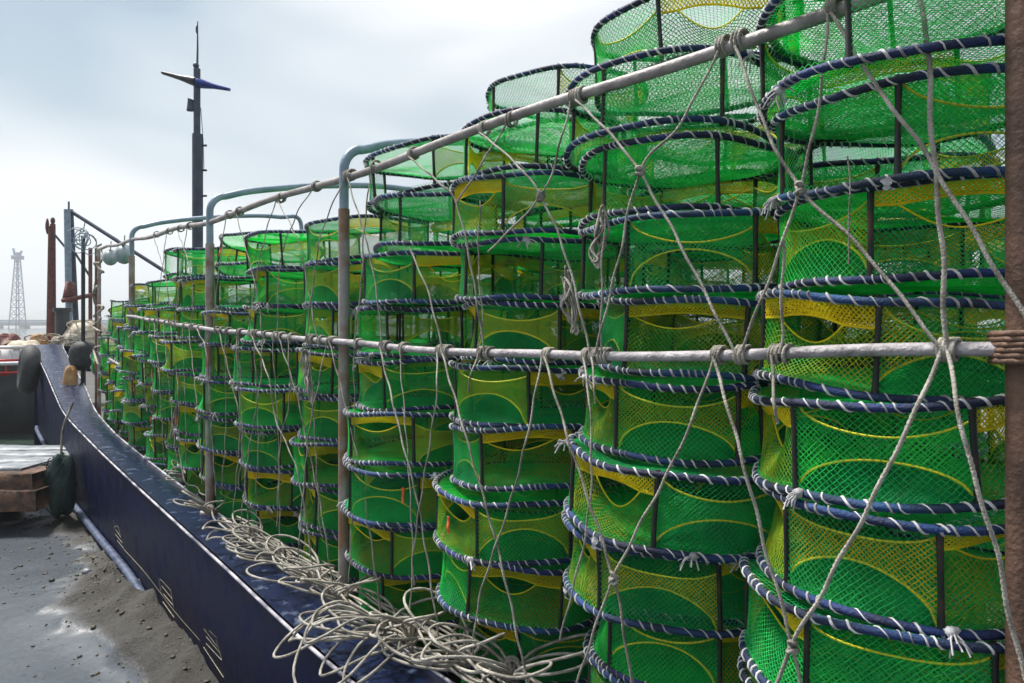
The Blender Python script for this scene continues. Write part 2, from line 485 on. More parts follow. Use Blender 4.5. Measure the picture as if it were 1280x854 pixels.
# the starboard side closes on the stem
beam = BEAM*np.clip((16.3 - HP[:, 1])/8.0, 0, 1)**0.6
far[:, :2] = HP[:, :2] + HN[n//3][None]*beam[:, None]
lowp = hrow(0.10, z=0.02); keel = hrow(0.55, z=-0.6)
mid = hrow(0.05, z=None); mid[:, 2] = 0.5*(HP[:, 2]+0.02)
farlow = far.copy(); farlow[:, 2] = -0.6
link('hull', strip([hrow(0.012, dz=-0.012), hrow(0.02, dz=-0.25), mid, lowp, keel, farlow, far], 'hull_navy', 'hull'), boat)
capw = np.interp(HP[:, 1], [0, 8.2, 11.5, 16], [0.30, 0.31, 0.46, 0.55])[:, None]
link('bulwark_cap', strip([hrow(0.022, dz=0.002), hrow(capw*0.5, dz=0.006), hrow(capw, dz=0.0), hrow(capw+0.005, dz=-0.35)], 'cap_navy', 'bulwark_cap', False), boat)
e = MB(); e.tube(hrow(0.004, dz=-0.004), 0.009, 8); link('cap_edge', e.mesh('cap_edge', 'edge_worn', True), boat)
e = MB(); e.tube(hrow(capw+0.004, dz=0.0), 0.009, 6); link('cap_inner_edge', e.mesh('cap_inner_edge', 'edge_worn', True), boat)
fw = [i for i in range(n) if HP[i, 1] > 3.6]
e = MB(); rubz = hrow(0.05, z=0.10); rubz[:, 2] -= 0.22*smooth01((6.6-HP[:, 1])/2.2)
e = MB(); e.tube(rubz[fw], 0.040, 10, flat=0.8); link('rub_rail', e.mesh('rub_rail', 'strake_blue', True), boat)
dk = [hrow(0.32, dz=None), None]
dz_ = np.interp(HP[:, 1], [0, 6, 9, 10.6, 16], [0.68, 0.72, 0.86, 1.02, 1.40])
d0 = hrow(0.30); d0[:, 2] = dz_; d1 = far.copy(); d1[:, :2] -= HN[n//3][None]*0.02*(beam[:, None] > 0.1); d1[:, 2] = dz_
link('deck', strip([d0, d1], 'deck_dark', 'deck', False), boat)
# small dents and welded seam on the side
def hull_pt(px, py):
    """point on the outer hull side seen through a photo pixel"""
    k = (px-HX)/F
    L = hrow(0.06)
    f = L[:, 0]-k*L[:, 1]
    idx = np.where(np.sign(f[:-1]) != np.sign(f[1:]))[0]
    i = idx[-1]; t = f[i]/(f[i]-f[i+1])
    P = L[i]+(L[i+1]-L[i])*t
    z = CAM_H+(HY-py)/F*P[1]
    fr = np.clip((P[2]-z)/(P[2]-0.02), 0, 1)
    nn = HN[i]
    Pq = np.array([P[0]-nn[0]*(0.06-0.02-0.09*fr+0.012), P[1]-nn[1]*(0.06-0.02-0.09*fr+0.012), z])
    return Pq
seam = MB(); seam.tube(spline([hull_pt(*p) for p in ((151, 686), (180, 718), (213, 762), (247, 801))], 5), 0.002, 5)
link('weld_seam', seam.mesh('weld_seam', 'paint_mark'), boat)
def draft_mark(strokes):
    b = MB()
    for st in strokes:
        P = spline([hull_pt(*p) for p in st], 3)
        b.tube(P, 0.0035, 5)
    link('draft_mark', b.mesh('draft_mark', 'paint_mark'), boat)
draft_mark([[(142, 650), (143, 662)], [(143, 662), (150, 672)], [(142, 668), (151, 679)], [(144, 676), (152, 686)], [(141, 660), (147, 658), (149, 668)]])
draft_mark([[(198, 722), (199, 742)], [(200, 724), (213, 738)], [(201, 733), (214, 749)], [(202, 743), (214, 757)], [(200, 753), (214, 773)], [(213, 738), (215, 760)]])
draft_mark([[(255, 786), (271, 808)], [(257, 796), (274, 816)], [(256, 805), (276, 826)], [(262, 788), (272, 797)], [(252, 810), (276, 848)], [(271, 800), (276, 825)]])

# stanchions, rails and hoops
def pipe(name, P, r, mat, sides=12, n_=6):
    b = MB(); b.tube(spline(P, n_), r, sides); return link(name, b.mesh(name, mat, True), boat)
SP = RS[1:6]
def up(s, h0, h1, off=0.0):
    q = rail_at(s); i = inboard(s)*off
    return [np.array([q[0]+i[0], q[1]+i[1], h]) for h in np.linspace(h0, h1, 6)]
q1 = rail_at(SP[0])
pipe('stanchion', up(SP[0], q1[2]-0.05, q1[4]+0.55), 0.033, 'post_brown', 16)
for k, (extra, run) in enumerate([(0.17, 1.9), (0.20, 2.2), (0.17, 1.9)]):
    s = SP[1+k]; q = rail_at(s); ib = inboard(s)
    o = pipe('stanchion', up(s, q[2]-0.03, q[4]-0.17), 0.030 if k == 0 else 0.032, 'post_rust', 14)
    P = []
    zt = q[4]+extra; rb = 0.13
    for h in np.linspace(q[4]-0.22, zt-rb, 4): P.append([q[0], q[1], h])
    for a in np.linspace(0.3, 1.5, 5): P.append([q[0]+ib[0]*rb*(1-math.cos(a)), q[1]+ib[1]*rb*(1-math.cos(a)), zt-rb+rb*math.sin(a)])
    for d in np.linspace(rb+0.15, run, 8):
        P.append([q[0]+ib[0]*d, q[1]+ib[1]*d, zt + 0.28*min(d, 1.5)*(1-0.25*min(d, 1.5)) - 0.02])
    for h in (0.3, 1.2, 2.2): P.append([q[0]+ib[0]*(run+0.04), q[1]+ib[1]*(run+0.04), zt + 0.2 - h])
    pipe('hoop', P, 0.026, 'pipe_blue', 12, 5)
    b = MB(); b.tube([[q[0], q[1], q[2]-0.005], [q[0], q[1], q[2]+0.012]], 0.07, 12); link('base_flange', b.mesh('base_flange', 'post_rust'), boat)
s4 = SP[4]
for ds, r_, m_ in ((-0.02, 0.035, 'post_brown'), (-0.28, 0.026, 'post_rust'), (0.22, 0.03, 'post_brown')):
    s = s4+ds; q = rail_at(s)
    pipe('stanchion', up(s, q[2]-0.4, q[4]+0.02-abs(ds)*0.2), r_, m_, 10)
# top rail
P = [rail_at(s) for s in np.linspace(0.5, RS[-1]-0.12, 26)]
tr = []
for i, q in enumerate(P): tr.append([q[0], q[1], q[4] + 0.012*math.sin(i*1.7)])
q = rail_at(RS[-1]-0.05); tr.append([q[0], q[1], q[4]-0.10])
pipe('top_rail', tr, 0.0195, 'rail_grey', 12, 6)
def mid_sag(s): return 0.042*max(0.0, math.sin(np.pi*(s-SP[0])/(SP[1]-SP[0]))) if SP[0] < s < SP[1] else 0.0
# middle rail ends at the third hoop
P = []
for s in np.linspace(RS[1]-0.9, SP[3]-0.02, 24):
    q = rail_at(s); d = -inboard(s)*0.045; P.append([q[0]+d[0], q[1]+d[1], q[3] + 0.004*math.sin(s*5) - mid_sag(s)])
pipe('middle_rail', P, 0.0158, 'rail_white', 12, 6)
P = []
for s in np.linspace(SP[3]+0.05, RS[-1]-0.05, 6):
    q = rail_at(s); P.append([q[0], q[1], 0.5*(q[3]+q[2])+0.1])
pipe('middle_rail', P, 0.015, 'rail_grey', 8, 4)

for ds, zz in ((0.0, 3),):
    q = rail_at(SP[0]); d3 = np.array([*rail_dir(SP[0]), 0]); t = np.linspace(0, 1, 60); a = t*12*np.pi
    c3 = np.array([q[0], q[1], q[3]]) - np.array([*inboard(SP[0]), 0])*0.02
    b = MB(); b.tube(c3+np.stack([0.052*np.cos(a), 0.058*np.sin(a), (t-0.5)*0.07], -1), 0.007, 6)
    link('rail_lashing', b.mesh('rail_lashing', 'post_brown', True), boat)
# mast on the centre line near the bow
mast = empty('mast', (0, 0, 0)); mast.parent = boat
MY = 12.0
mx, my, _ = pix(247, 300, MY)
zp = lambda py: CAM_H+(HY-py)/F*MY
b = MB(); b.tube([[mx, my, 0.9], [mx, my, zp(168)]], 0.088, 14); b.tube([[mx-0.01, my, zp(170)], [mx-0.01, my, zp(86)]], 0.055, 12)
lower = b.mesh('pole', 'mast_navy', False); COL.objects.unlink(mast); bpy.data.objects.remove(mast)
mast = link('mast', lower, boat)
def arm(x0, y0, x1, y1, mat):
    a, b_ = pix(x0, y0, MY), pix(x1, y1, MY)
    t = np.linspace(0, 1, 7)[:, None]; P = a+(b_-a)*t; P[:, 2] += 0.0
    m = MB(); m.tube(P, np.interp(t[:, 0], [0, 0.2, 0.45, 1], [0.15, 0.13, 0.085, 0.05]), 10, flat=0.5)
    link('yard_arm', m.mesh('yard_arm', mat, True), mast)
arm(246, 103, 203, 91, 'arm_grey'); arm(248, 104, 287, 112, 'arm_blue')
m = MB(); m.tube([pix(246.5, 88, MY), pix(247, 60, MY), pix(247, 27, MY)], [0.02, 0.016, 0.008], 8); m.blob(pix(245, 82, MY), (0.05, 0.05, 0.05)); m.blob(pix(246, 37, MY), (0.02, 0.02, 0.07))
link('antenna', m.mesh('antenna', 'mast_navy', True), mast)
m = MB(); m.tube([pix(239, 138, MY), pix(238, 131, MY), pix(240, 125, MY)], [0.075, 0.05, 0.07], 12); m.box(pix(242, 131, MY), (0.12, 0.06, 0.10))
link('horn', m.mesh('horn', 'mast_navy', True), mast)
m = MB()
for py in (182, 213, 245, 272): m.box(pix(255, py, MY), (0.09, 0.03, 0.03))
link('step_peg', m.mesh('step_peg', 'mast_navy'), mast)
m = MB(); m.tube([pix(251, 135, MY), pix(254, 175, MY), pix(255, 213, MY)], 0.006, 5); link('cable', m.mesh('cable', 'arm_grey'), mast)

# ------------------------------------------------------------------ crab pots
PR, PH = 0.36, 0.256
def wob(V, var):
    """slight out-of-round and wave, the same for all pieces of one kind of pot"""
    x, y, z = V[:, 0], V[:, 1], V[:, 2]
    th = np.arctan2(y, x); r = np.hypot(x, y)
    ph = var*2.1
    k = 1 + 0.022*np.cos(2*th+ph) + 0.012*np.cos(3*th+1.7*ph) + 0.006*np.cos(7*th+ph)
    zz = z + (r/PR)*(0.008*np.sin(2*th+1.3*ph) + 0.005*np.sin(5*th+ph))
    return np.stack([x*k, y*k, zz], -1)
def lattice(fmap, Lu, Lv, a, r, mask=None, per=False, sides=3):
    """knotted diamond net: twine between neighbouring knots as thin three-sided rods"""
    nu = max(2, int(round(Lu/a))); nv = max(2, int(round(Lv/a)))
    if per and nu % 2: nu += 1
    i, j = np.meshgrid(np.arange(nu), np.arange(nv+1), indexing='ij')
    ok = ((i+j) % 2 == 0)
    E = []
    for dj in (1, -1):
        sel = ok & (j+dj >= 0) & (j+dj <= nv)
        E.append(np.stack([i[sel], j[sel], i[sel]+1, j[sel]+dj], -1))
    E = np.vstack(E).astype(float)
    jit = rng.normal(0, 0.10, (nu+1, nv+1, 2))
    if per: jit[nu] = jit[0]
    def node(ii, jj):
        ii = ii.astype(int); jj = jj.astype(int)
        return (ii+jit[ii, jj, 0])/nu, np.clip((jj+jit[ii, jj, 1])/nv, 0, 1)
    u0, v0 = node(E[:, 0], E[:, 1]); u1, v1 = node(E[:, 2], E[:, 3])
    if mask is not None:
        m = mask((u0+u1)/2, (v0+v1)/2); u0, v0, u1, v1 = u0[m], v0[m], u1[m], v1[m]
    A, B = fmap(u0, v0), fmap(u1, v1)
    D = B-A; L = np.linalg.norm(D, axis=1, keepdims=True); ok = L[:, 0] > 1e-6
    A, B, D = A[ok], B[ok], D[ok]/L[ok]
    up = np.where(np.abs(D[:, 2:3]) < 0.9, np.array([[0, 0, 1.0]]), np.array([[1.0, 0, 0]]))
    N = np.cross(D, up); N /= np.linalg.norm(N, axis=1, keepdims=True); Bn = np.cross(D, N)
    ang = rng.uniform(0, 6.28, len(A))
    rings = []
    for P in (A, B):
        for k in range(sides):
            c = np.cos(ang+k*2*np.pi/sides)[:, None]; s = np.sin(ang+k*2*np.pi/sides)[:, None]
            rings.append(P + r*(c*N+s*Bn))
    V = np.stack(rings, 1)
    base = (np.arange(len(A))*2*sides)[:, None]
    Q = []
    for k in range(sides):
        k2 = (k+1) % sides
        Q.append(np.concatenate([base+k, base+k2, base+sides+k2, base+sides+k], 1))
    return V.reshape(-1, 3), np.stack(Q, 1).reshape(-1, 4)
STR = [R(60*k) for k in range(6)]
VARS = 5
NA = 0.0085      # half a mesh
POT = {}
def waist(th, v):     # net drawn in a little between the rods
    return PR*(1 - 0.035*np.sin(np.pi*v)*(0.4+0.6*np.abs(np.sin(3*th))))
def build_pot_meshes(var):
    d = {}
    g = np.random.default_rng(100+var)
    th = np.linspace(0, 2*np.pi, 72, endpoint=False)
    m = MB(); m.tube(np.stack([PR*np.cos(th), PR*np.sin(th), 0*th], -1), 0.0108, 7, closed=True)
    V = wob(np.vstack(m.V), var); d['ring'] = mesh_np('ring', V, np.vstack(m.Q), 'ring_blue', True)
    m = MB(); ths = [0.0]; phs = [0.0]
    while ths[-1] < 2*np.pi-0.01:          # one cord wound round and round the hoop
        pt = g.choice([0.05, 0.075, 0.10, 0.125, 0.15, 0.20], p=[.12, .2, .28, .2, .13, .07])
        for k in range(8): ths.append(ths[-1]+pt/8); phs.append(phs[-1]-2*np.pi/8)
    ths = np.array(ths); phs = np.array(phs); rr = 0.0118
    m.tube(np.stack([(PR+rr*np.cos(phs))*np.cos(ths), (PR+rr*np.cos(phs))*np.sin(ths), rr*np.sin(phs)], -1),
           0.0026*(1+0.35*np.sin(ths*9+var)), 5, caps=False)
    V = wob(np.vstack(m.V), var); d['binding'] = mesh_np('binding', V, np.vstack(m.Q), 'lash_white', True)
    d['strut'] = []
    for a in STR:
        m = MB(); c, s = math.cos(a), math.sin(a)
        P = [[(PR-0.004+0.004*math.sin(3*v+a))*c, (PR-0.004)*s, v*PH] for v in np.linspace(0.0, 1, 6)]
        m.tube(P, [0.009, 0.0075, 0.0068, 0.0068, 0.0075, 0.009], 7)
        V = wob(np.vstack(m.V), var); d['strut'].append(mesh_np('strut', V, np.vstack(m.Q), 'strut_dark', True))
    f = lambda u, v: wob(np.stack([waist(u*2*np.pi, v)*np.cos(u*2*np.pi), waist(u*2*np.pi, v)*np.sin(u*2*np.pi), v*PH], -1), var)
    def msk(u, v):      # the entrance sectors carry their own panels
        sec = np.floor(u*6).astype(int) % 2
        return (sec == 1) | (v < 0.14) | (v > 0.90)
    V, Q = lattice(f, 2*np.pi*PR, PH, NA, 0.0009, msk, True); d['side_net'] = mesh_np('side_net', V, Q, 'net_lime')
    for nm, zz, sag in (('top_net', PH, -0.012), ('bottom_net', 0.0, 0.010)):
        def fd(u, v):
            x = (u-0.5)*2*PR; y = (v-0.5)*2*PR; r = np.hypot(x, y)/PR
            return wob(np.stack([x, y, zz + sag*(1-r**2)+0.004*np.sin(9*x+4*var)*np.cos(11*y)], -1), var)
        mk = lambda u, v: np.hypot(u-0.5, v-0.5) < 0.495
        V, Q = lattice(fd, 2*PR, 2*PR, NA, 0.0011 if nm == 'bottom_net' else 0.00085, mk)
        d[nm] = mesh_np(nm, V, Q, 'net_green')
    # the mouth of the trap: olive ramp rising inwards to a dark slit, yellow lip above
    d['entrance'] = []; d['lip'] = []; d['panel'] = []; d['flap'] = []; d['hem'] = []
    for k in (0, 2, 4):
        a0 = STR[k]; da = R(60)
        lz, lw, lc, zc = g.uniform(0.03, 0.06), g.uniform(0.30, 0.44), g.uniform(0.44, 0.56), g.uniform(0.68, 0.80)
        lens = lambda u, lz=lz, lw=lw, lc=lc: lz*np.clip(1-((u-lc)/lw)**2, 0, None)
        def framp(u, v):
            t = a0+da*u; top = zc-lens(u)/PH*1.3
            inw = 0.16*np.sin(np.pi*np.clip(u, 0, 1))*v**1.3
            r = PR*(0.985-inw)
            return wob(np.stack([r*np.cos(t), r*np.sin(t), PH*top*v+0.004], -1), var)
        V, Q = lattice(framp, da*PR, PH*0.68, NA*0.95, 0.0013); d['entrance'].append(mesh_np('entrance', V, Q, 'net_olive' if (var+k//2) % 3 else 'net_lime'))
        def flip_(u, v):
            t = a0+da*u; lo = zc+lens(u)/PH*0.25
            inw = 0.13*np.sin(np.pi*np.clip(u, 0, 1))*(1-v)**1.3
            r = PR*(0.985-inw)
            return wob(np.stack([r*np.cos(t), r*np.sin(t), PH*(lo+(0.985-lo)*v)], -1), var)
        V, Q = lattice(flip_, da*PR, PH*0.24, NA*0.75, 0.0023)
        mb = MB(); mb.add(V, Q)
        uu = np.linspace(0.02, 0.98, 22); mb.tube(flip_(uu, 0*uu), 0.0034, 5); mb.tube(framp(uu, 0*uu+1), 0.0026, 5)
        d['lip'].append(mb.mesh('lip', 'net_yellow'))
    for k in (1, 3, 5):
        a0 = STR[k]; da = R(60)
        la, ha, cx1, cx2 = g.uniform(0.30, 0.50), g.uniform(0.22, 0.38), g.uniform(0.45, 0.55), g.uniform(0.44, 0.56)
        lo_ = lambda u, la=la, cx1=cx1: 0.07+la*np.sqrt(np.clip(1-((u-cx1)/0.50)**2, 0, None))
        hi_ = lambda u, ha=ha, cx2=cx2: 0.96-ha*np.sqrt(np.clip(1-((u-cx2)/0.53)**2, 0, None))
        def fp(u, v):
            t = a0+da*u; r = PR*(0.965-0.10*np.sin(np.pi*np.clip(u, 0, 1))*np.sin(np.pi*v))
            return wob(np.stack([r*np.cos(t), r*np.sin(t), PH*v], -1), var)
        mk = lambda u, v: (v > lo_(u)) & (v < hi_(u))
        V, Q = lattice(fp, da*PR, PH, NA*0.80, 0.00145, mk); d['panel'].append(mesh_np('panel', V, Q, 'net_lime' if (var+k//2) % 5 in (1, 3) else 'net_yellow'))
        mb = MB(); uu = np.linspace(0.01, 0.99, 26)
        mb.tube(fp(uu, lo_(uu)), 0.0034, 5); mb.tube(fp(uu, hi_(uu)), 0.0034, 5)
        d['hem'].append(mb.mesh('hem', 'cord_yellow', True))
        # green half-round flaps: ramps leading into the trap
        def ff(u, v):
            t = a0+da*u; vv = 0.03+(lo_(u)-0.03)*v
            r = PR*(0.965-0.10*np.sin(np.pi*np.clip(u, 0, 1))*np.sin(np.pi*vv)) - 0.022*np.sin(np.pi*v)*(1+0.25*np.sin(14*u+k))
            return wob(np.stack([r*np.cos(t), r*np.sin(t), PH*vv], -1), var)
        V, Q = lattice(ff, da*PR, PH*0.45, NA*0.62, 0.00165); m_ = mesh_np('flap', V, Q, 'sheet_green')
        d['flap'].append(m_)
    return d
for v in range(VARS): POT[v] = build_pot_meshes(v)
def tuft_mesh(seed):
    g = np.random.default_rng(seed); m = MB()
    m.blob((0, 0, 0), (0.013, 0.013, 0.012), 8, 6, 0.25, seed)
    for k in range(9):
        dv = g.normal(0, 1, 3); dv[2] = -abs(dv[2])*0.8; dv /= np.linalg.norm(dv)
        L = g.uniform(0.02, 0.05)
        m.tube(spline([(0, 0, 0), dv*L*0.5+g.normal(0, .004, 3), dv*L+np.array([0, 0, -0.012])], 3), 0.0022, 4)
    return m.mesh('tie_knot', 'lash_white', True)
TUFTS = [tuft_mesh(s) for s in range(4)]
def tag_mesh():
    m = MB(); m.tube(spline([(0, 0, 0), (0.004, 0.002, -0.02), (-0.004, 0, -0.045), (0.004, 0.001, -0.07)], 4), 0.006, 5, flat=0.3)
    return m.mesh('ribbon', 'orange_tag')
TAGM = tag_mesh()
def scrap_mesh(seed):
    g = np.random.default_rng(seed); nu, nv = 5, 8
    u, v = np.meshgrid(np.linspace(-0.5, 0.5, nu), np.linspace(0, 1, nv))
    w = 0.03*(0.5+np.sin(v*2.6))
    V = np.stack([u*w*(1+0.5*np.sin(v*11+seed*2))+0.008*np.sin(v*7+seed), 0.012*np.sin(u*9+v*8+seed)+g.normal(0, .002, u.shape), -v*0.065+0.006*np.sin(u*8)], -1).reshape(-1, 3)
    i = np.arange(nv-1)[:, None]; j = np.arange(nu-1)[None, :]
    Q = np.stack([i*nu+j, i*nu+j+1, (i+1)*nu+j+1, (i+1)*nu+j], -1).reshape(-1, 4)
    return mesh_np('cloth_scrap', V, Q, 'lash_white', True)
SCRAPS = [scrap_mesh(k) for k in range(3)]

def make_pot(loc, rz, tilt, scl, var, label, group, front, outw, bare=False):
    p = empty('crab_pot', loc)
    tag(p, label, 'crab pot', group)
    p.rotation_euler = (tilt[0], tilt[1], rz); p.scale = scl
    d = POT[var]
    for z in (0.0115, PH-0.0115):
        r = link('ring', d['ring'], p, (0, 0, z)); link('binding', d['binding'], r)
        r.rotation_euler = (0, 0, 0)
    for k in range(6): link('strut', d['strut'][k], p)
    link('side_net', d['side_net'], p)
    link('top_net', d['top_net'], p, (0, 0, -0.012)); link('bottom_net', d['bottom_net'], p, (0, 0, 0.012))
    for k in range(3):
        if not bare or k == var % 3:
            en = link('entrance', d['entrance'][k], p); link('lip', d['lip'][k], en)
        if bare and k == (var+1) % 3: continue
        pa = link('panel', d['panel'][k], p); link('hem', d['hem'][k], pa)
        if not bare: link('flap', d['flap'][k], pa)
    if front:
        for q in range(random.choice([0, 0, 1, 1, 2])):
            a = math.atan2(outw[1], outw[0]) + random.uniform(-1.3, 1.3) - rz
            link('tie_knot', TUFTS[random.randrange(4)], p, ((PR+0.012)*math.cos(a), (PR+0.012)*math.sin(a), random.choice([0.012, PH-0.012])))
        if random.random() < 0.3:
            a = math.atan2(outw[1], outw[0]) + random.uniform(-1.2, 1.2) - rz
            sc_ = link('cloth_scrap', SCRAPS[random.randrange(3)], p, ((PR+0.016)*math.cos(a), (PR+0.016)*math.sin(a), random.choice([0.01, PH-0.015])))
            sc_.rotation_euler = (random.uniform(-.3, .3), random.uniform(-.5, .5), a+1.57); sc_.scale = [random.uniform(0.45, 0.8)]*3
        if random.random() < 0.16:
            a = math.atan2(outw[1], outw[0]) + random.uniform(-1.0, 1.0) - rz
            link('ribbon', TAGM, p, ((PR+0.004)*math.cos(a), (PR+0.004)*math.sin(a), random.uniform(0.12, PH)))
    return p

# front row: one stack every 0.8 m from the brown end post towards the bow
PITCH = 0.2595
s2 = None
tgt = np.array([0.62, 2.62])
best = min(np.linspace(RS[1]-0.5, RS[2], 400), key=lambda s: np.hypot(*(rail_at(s)[:2]+inboard(s)*0.41-tgt)))
s2 = best
FRONT_N = [12, 11, 11, 10, 9, 9, 9, 9, 9, 8, 8, 7, 7, 6]
NCOL = len(FRONT_N)
def deck_z(y): return float(np.interp(y, [0, 6, 9, 10.6, 16], [0.69, 0.73, 0.87, 1.03, 1.41]))
def stack(s, off, nn, col, row):
    q = rail_at(s); ib = inboard(s)
    base = q[:2]+ib*off
    z = deck_z(base[1])+0.005
    lean = np.array([random.gauss(0, 0.012), random.gauss(0, 0.012)])
    pos = np.array([0.0, 0.0])
    for i in range(nn):
        fromtop = nn-1-i
        pos = pos*0.5 + np.array([random.gauss(0, 0.038), random.gauss(0, 0.038)]) + lean*0.5
        low = (0.02+0.10*math.exp(-((i-3)/2.2)**2))*(1 if col < 4 else 0.6) if row == 0 else 0
        x, y = base+pos-ib*low
        if row == 0 and col == 1 and fromtop == 0: x += 0.13; y += 0.02
        if row == 0 and col == 2 and fromtop == 0: x += 0.17; y += 0.26
        tl = 0.026 if fromtop else 0.06
        tilt = (random.gauss(0, tl), random.gauss(0, tl))
        rz = random.uniform(0, 6.28)
        sc = random.uniform(1.05, 1.115); zs = 1.0
        if row == 0:
            where = 'the stack beside the brown end post' if col == 0 else 'the %s stack from the brown end post' % ORD[col]
            lab = 'green netted crab pot, %s from the top of %s' % (ORD[fromtop], where)
            if fromtop == 0: lab = 'green netted crab pot on top of %s' % where
            lab = lab.replace('green netted crab pot, ', 'green crab pot ').replace('from the top of', 'from top in')
        else:
            lab = 'green crab pot %s from top, %s row, %s stack from brown end post' % (ORD[fromtop], 'second' if row == 1 else 'innermost', ORD[col])
        make_pot((x, y, z), rz, tilt, (sc, sc*random.uniform(0.985, 1.015), zs), random.randrange(VARS), lab,
                 'crab pots stacked along the rail' if row == 0 else 'crab pots stacked behind the front row', row == 0, -ib, fromtop == 0 or (row == 0 and col < 3 and fromtop < 4) or (row == 0 and fromtop < 4 and random.random() < 0.6-0.12*fromtop) or (row and fromtop < 2))
        z += PITCH + random.uniform(0.0, 0.004)
for c in range(NCOL):
    stack(s2+0.80*(c-1), 0.41, FRONT_N[c], c, 0)
FRONT_TOTAL = sum(FRONT_N)
REAR_N = [10, 10, 10, 9, 8, 8, 8, 7, 7, 6, 6]
for c in range(len(REAR_N)):
    stack(s2+0.80*(c-0.5), 0.41+0.70, REAR_N[c], c, 1)
for c, nn in enumerate([9, 9, 9, 8, 8]):
    stack(s2+0.80*(c-0.1), 0.41+1.40, nn, c, 2)

# ------------------------------------------------------------------ lashing ropes
def at_rail(px, which, off=0.0):
    """point on the top (4), middle (3) rail or gunwale (2) on the sight line through photo column px"""
    p = onrail(px, 400, off)
    s = min(np.linspace(0, RS[-1], 900), key=lambda t: (rail_at(t)[0]-p[0])**2+(rail_at(t)[1]-p[1])**2)
    return np.array([p[0], p[1], rail_at(s)[which]-(mid_sag(s) if which == 3 else 0)]), s
def wrap(P, s, r, turns=3, width=0.03, rr=0.0048):
    """turns of cord round a rail at P"""
    d = rail_dir(s); d3 = np.array([d[0], d[1], 0]); i3 = np.array([*inboard(s), 0])
    t = np.linspace(0, 1, turns*10+1); a = 2*np.pi*turns*t
    Q = P + d3*(t-0.5)[:, None]*width + r*(np.cos(a)[:, None]*i3 + np.sin(a)[:, None]*np.array([0, 0, 1.0]))
    m = MB(); m.tube(Q, rr, 6); return m
ROPES = []
def rope(pts, r=0.0062, off=0.06, mat='rope_pale', sag=0.006, ties=()):
    """pts: photo pixels along the rope ('T', px) and ('M', px) tie it to the top and middle rail"""
    P = []; knots = []
    for q in pts:
        if q[0] == 'T': p, s = at_rail(q[1], 4); knots.append((p, s, 0.028)); p = p+np.array([0, 0, -0.02])-np.array([*inboard(s), 0])*0.028; P.append(p)
        elif q[0] == 'M': p, s = at_rail(q[1], 3, 0.045); knots.append((p, s, 0.025)); p = p-np.array([*inboard(s), 0])*0.026; P.append(p)
        else: P.append(onrail(q[0], q[1], off))
    P = np.array(P)
    Q = spline(P, 14)
    L = np.linalg.norm(np.diff(Q, axis=0), axis=1).sum()
    m = MB(); nseg = int(max(30, min(L/0.007, 330)))
    si = np.concatenate([[0], np.cumsum(np.linalg.norm(np.diff(Q, axis=0), axis=1))]); st = np.linspace(0, si[-1], nseg)
    Q = np.stack([np.interp(st, si, Q[:, k]) for k in range(3)], -1)
    Q += 0.0025*np.stack([np.sin(st*31), np.cos(st*23), 0*st], -1)
    m.tube(Q, r*0.64, 9, lobes=3, twist=2*np.pi*3/0.045)
    ROPES.append((np.mean([q[1] if isinstance(q[0], str) else q[0] for q in pts]), m, mat, knots, pts))
U, D = [], []
# between top rail and middle rail
up_list = [
    ([('T', 1150), (1160, 60), (1165, 180), (1175, 270), ('M', 1188)], 0.0085),
    ([('T', 1045), (1085, 92), (1160, 196), (1215, 288), (1283, 398)], 0.0075),
    ([('T', 1042), (1022, 140), (1000, 235)], 0.006), ([('T', 925), (960, 165), (1000, 235), (1085, 320), ('M', 1182)], 0.0068),
    ([(1000, 235), (965, 340), ('M', 930)], 0.0062), ([('T', 905), (850, 155), (800, 214), (772, 330), ('M', 750)], 0.006),
    ([('T', 726), (765, 170), (800, 216), (858, 320), ('M', 926)], 0.0066), ([('T', 720), (700, 180), (676, 245), (610, 165+150)], 0.0055),
    ([('T', 606), (640, 200), (676, 245), (709, 325), ('M', 745)], 0.0062), ([('T', 640), (602, 205), (571, 254)], 0.0055),
    ([('T', 517), (545, 225), (571, 256), (590, 340), ('M', 612)], 0.006), ([('T', 470), (455, 290), (452, 350), ('M', 448)], 0.0055),
    ([(511, 309), (535, 365), ('M', 560)], 0.0062), ([('T', 440), (458, 303), (470, 360), ('M', 484)], 0.0058),
    ([('T', 436), (403, 288), (392, 350), ('M', 388)], 0.0052), ([('T', 396), (370, 270), (350, 330), ('M', 352)], 0.005),
    ([('T', 352), (372, 300), (385, 360), ('M', 402)], 0.005), ([('T', 350), (330, 300), (318, 360), ('M', 315)], 0.005),
    ([('T', 300), (310, 320), (322, 370), ('M', 333)], 0.005), ([('T', 287), (275, 330), (270, 370), ('M', 272)], 0.005),
    ([('T', 238), (228, 330), (222, 370), ('M', 221)], 0.005), ([('T', 226), (236, 330), (241, 370), ('M', 243)], 0.005),
    ([('T', 212), (203, 335), (198, 370), ('M', 200)], 0.005), ([('T', 196), (204, 335), (210, 365), ('M', 214)], 0.005),
    ([(757, 270), (753, 320), (752, 380), ('M', 757)], 0.005), ([(600, 250), (598, 330), (603, 400), ('M', 603)], 0.004),
    ([(980, 300), (977, 370), (978, 420), ('M', 980)], 0.006), ([(1060, 195), (1062, 250), (1060, 330)], 0.003),
]
for pts, r in up_list: rope(pts, r); U.append(ROPES.pop())
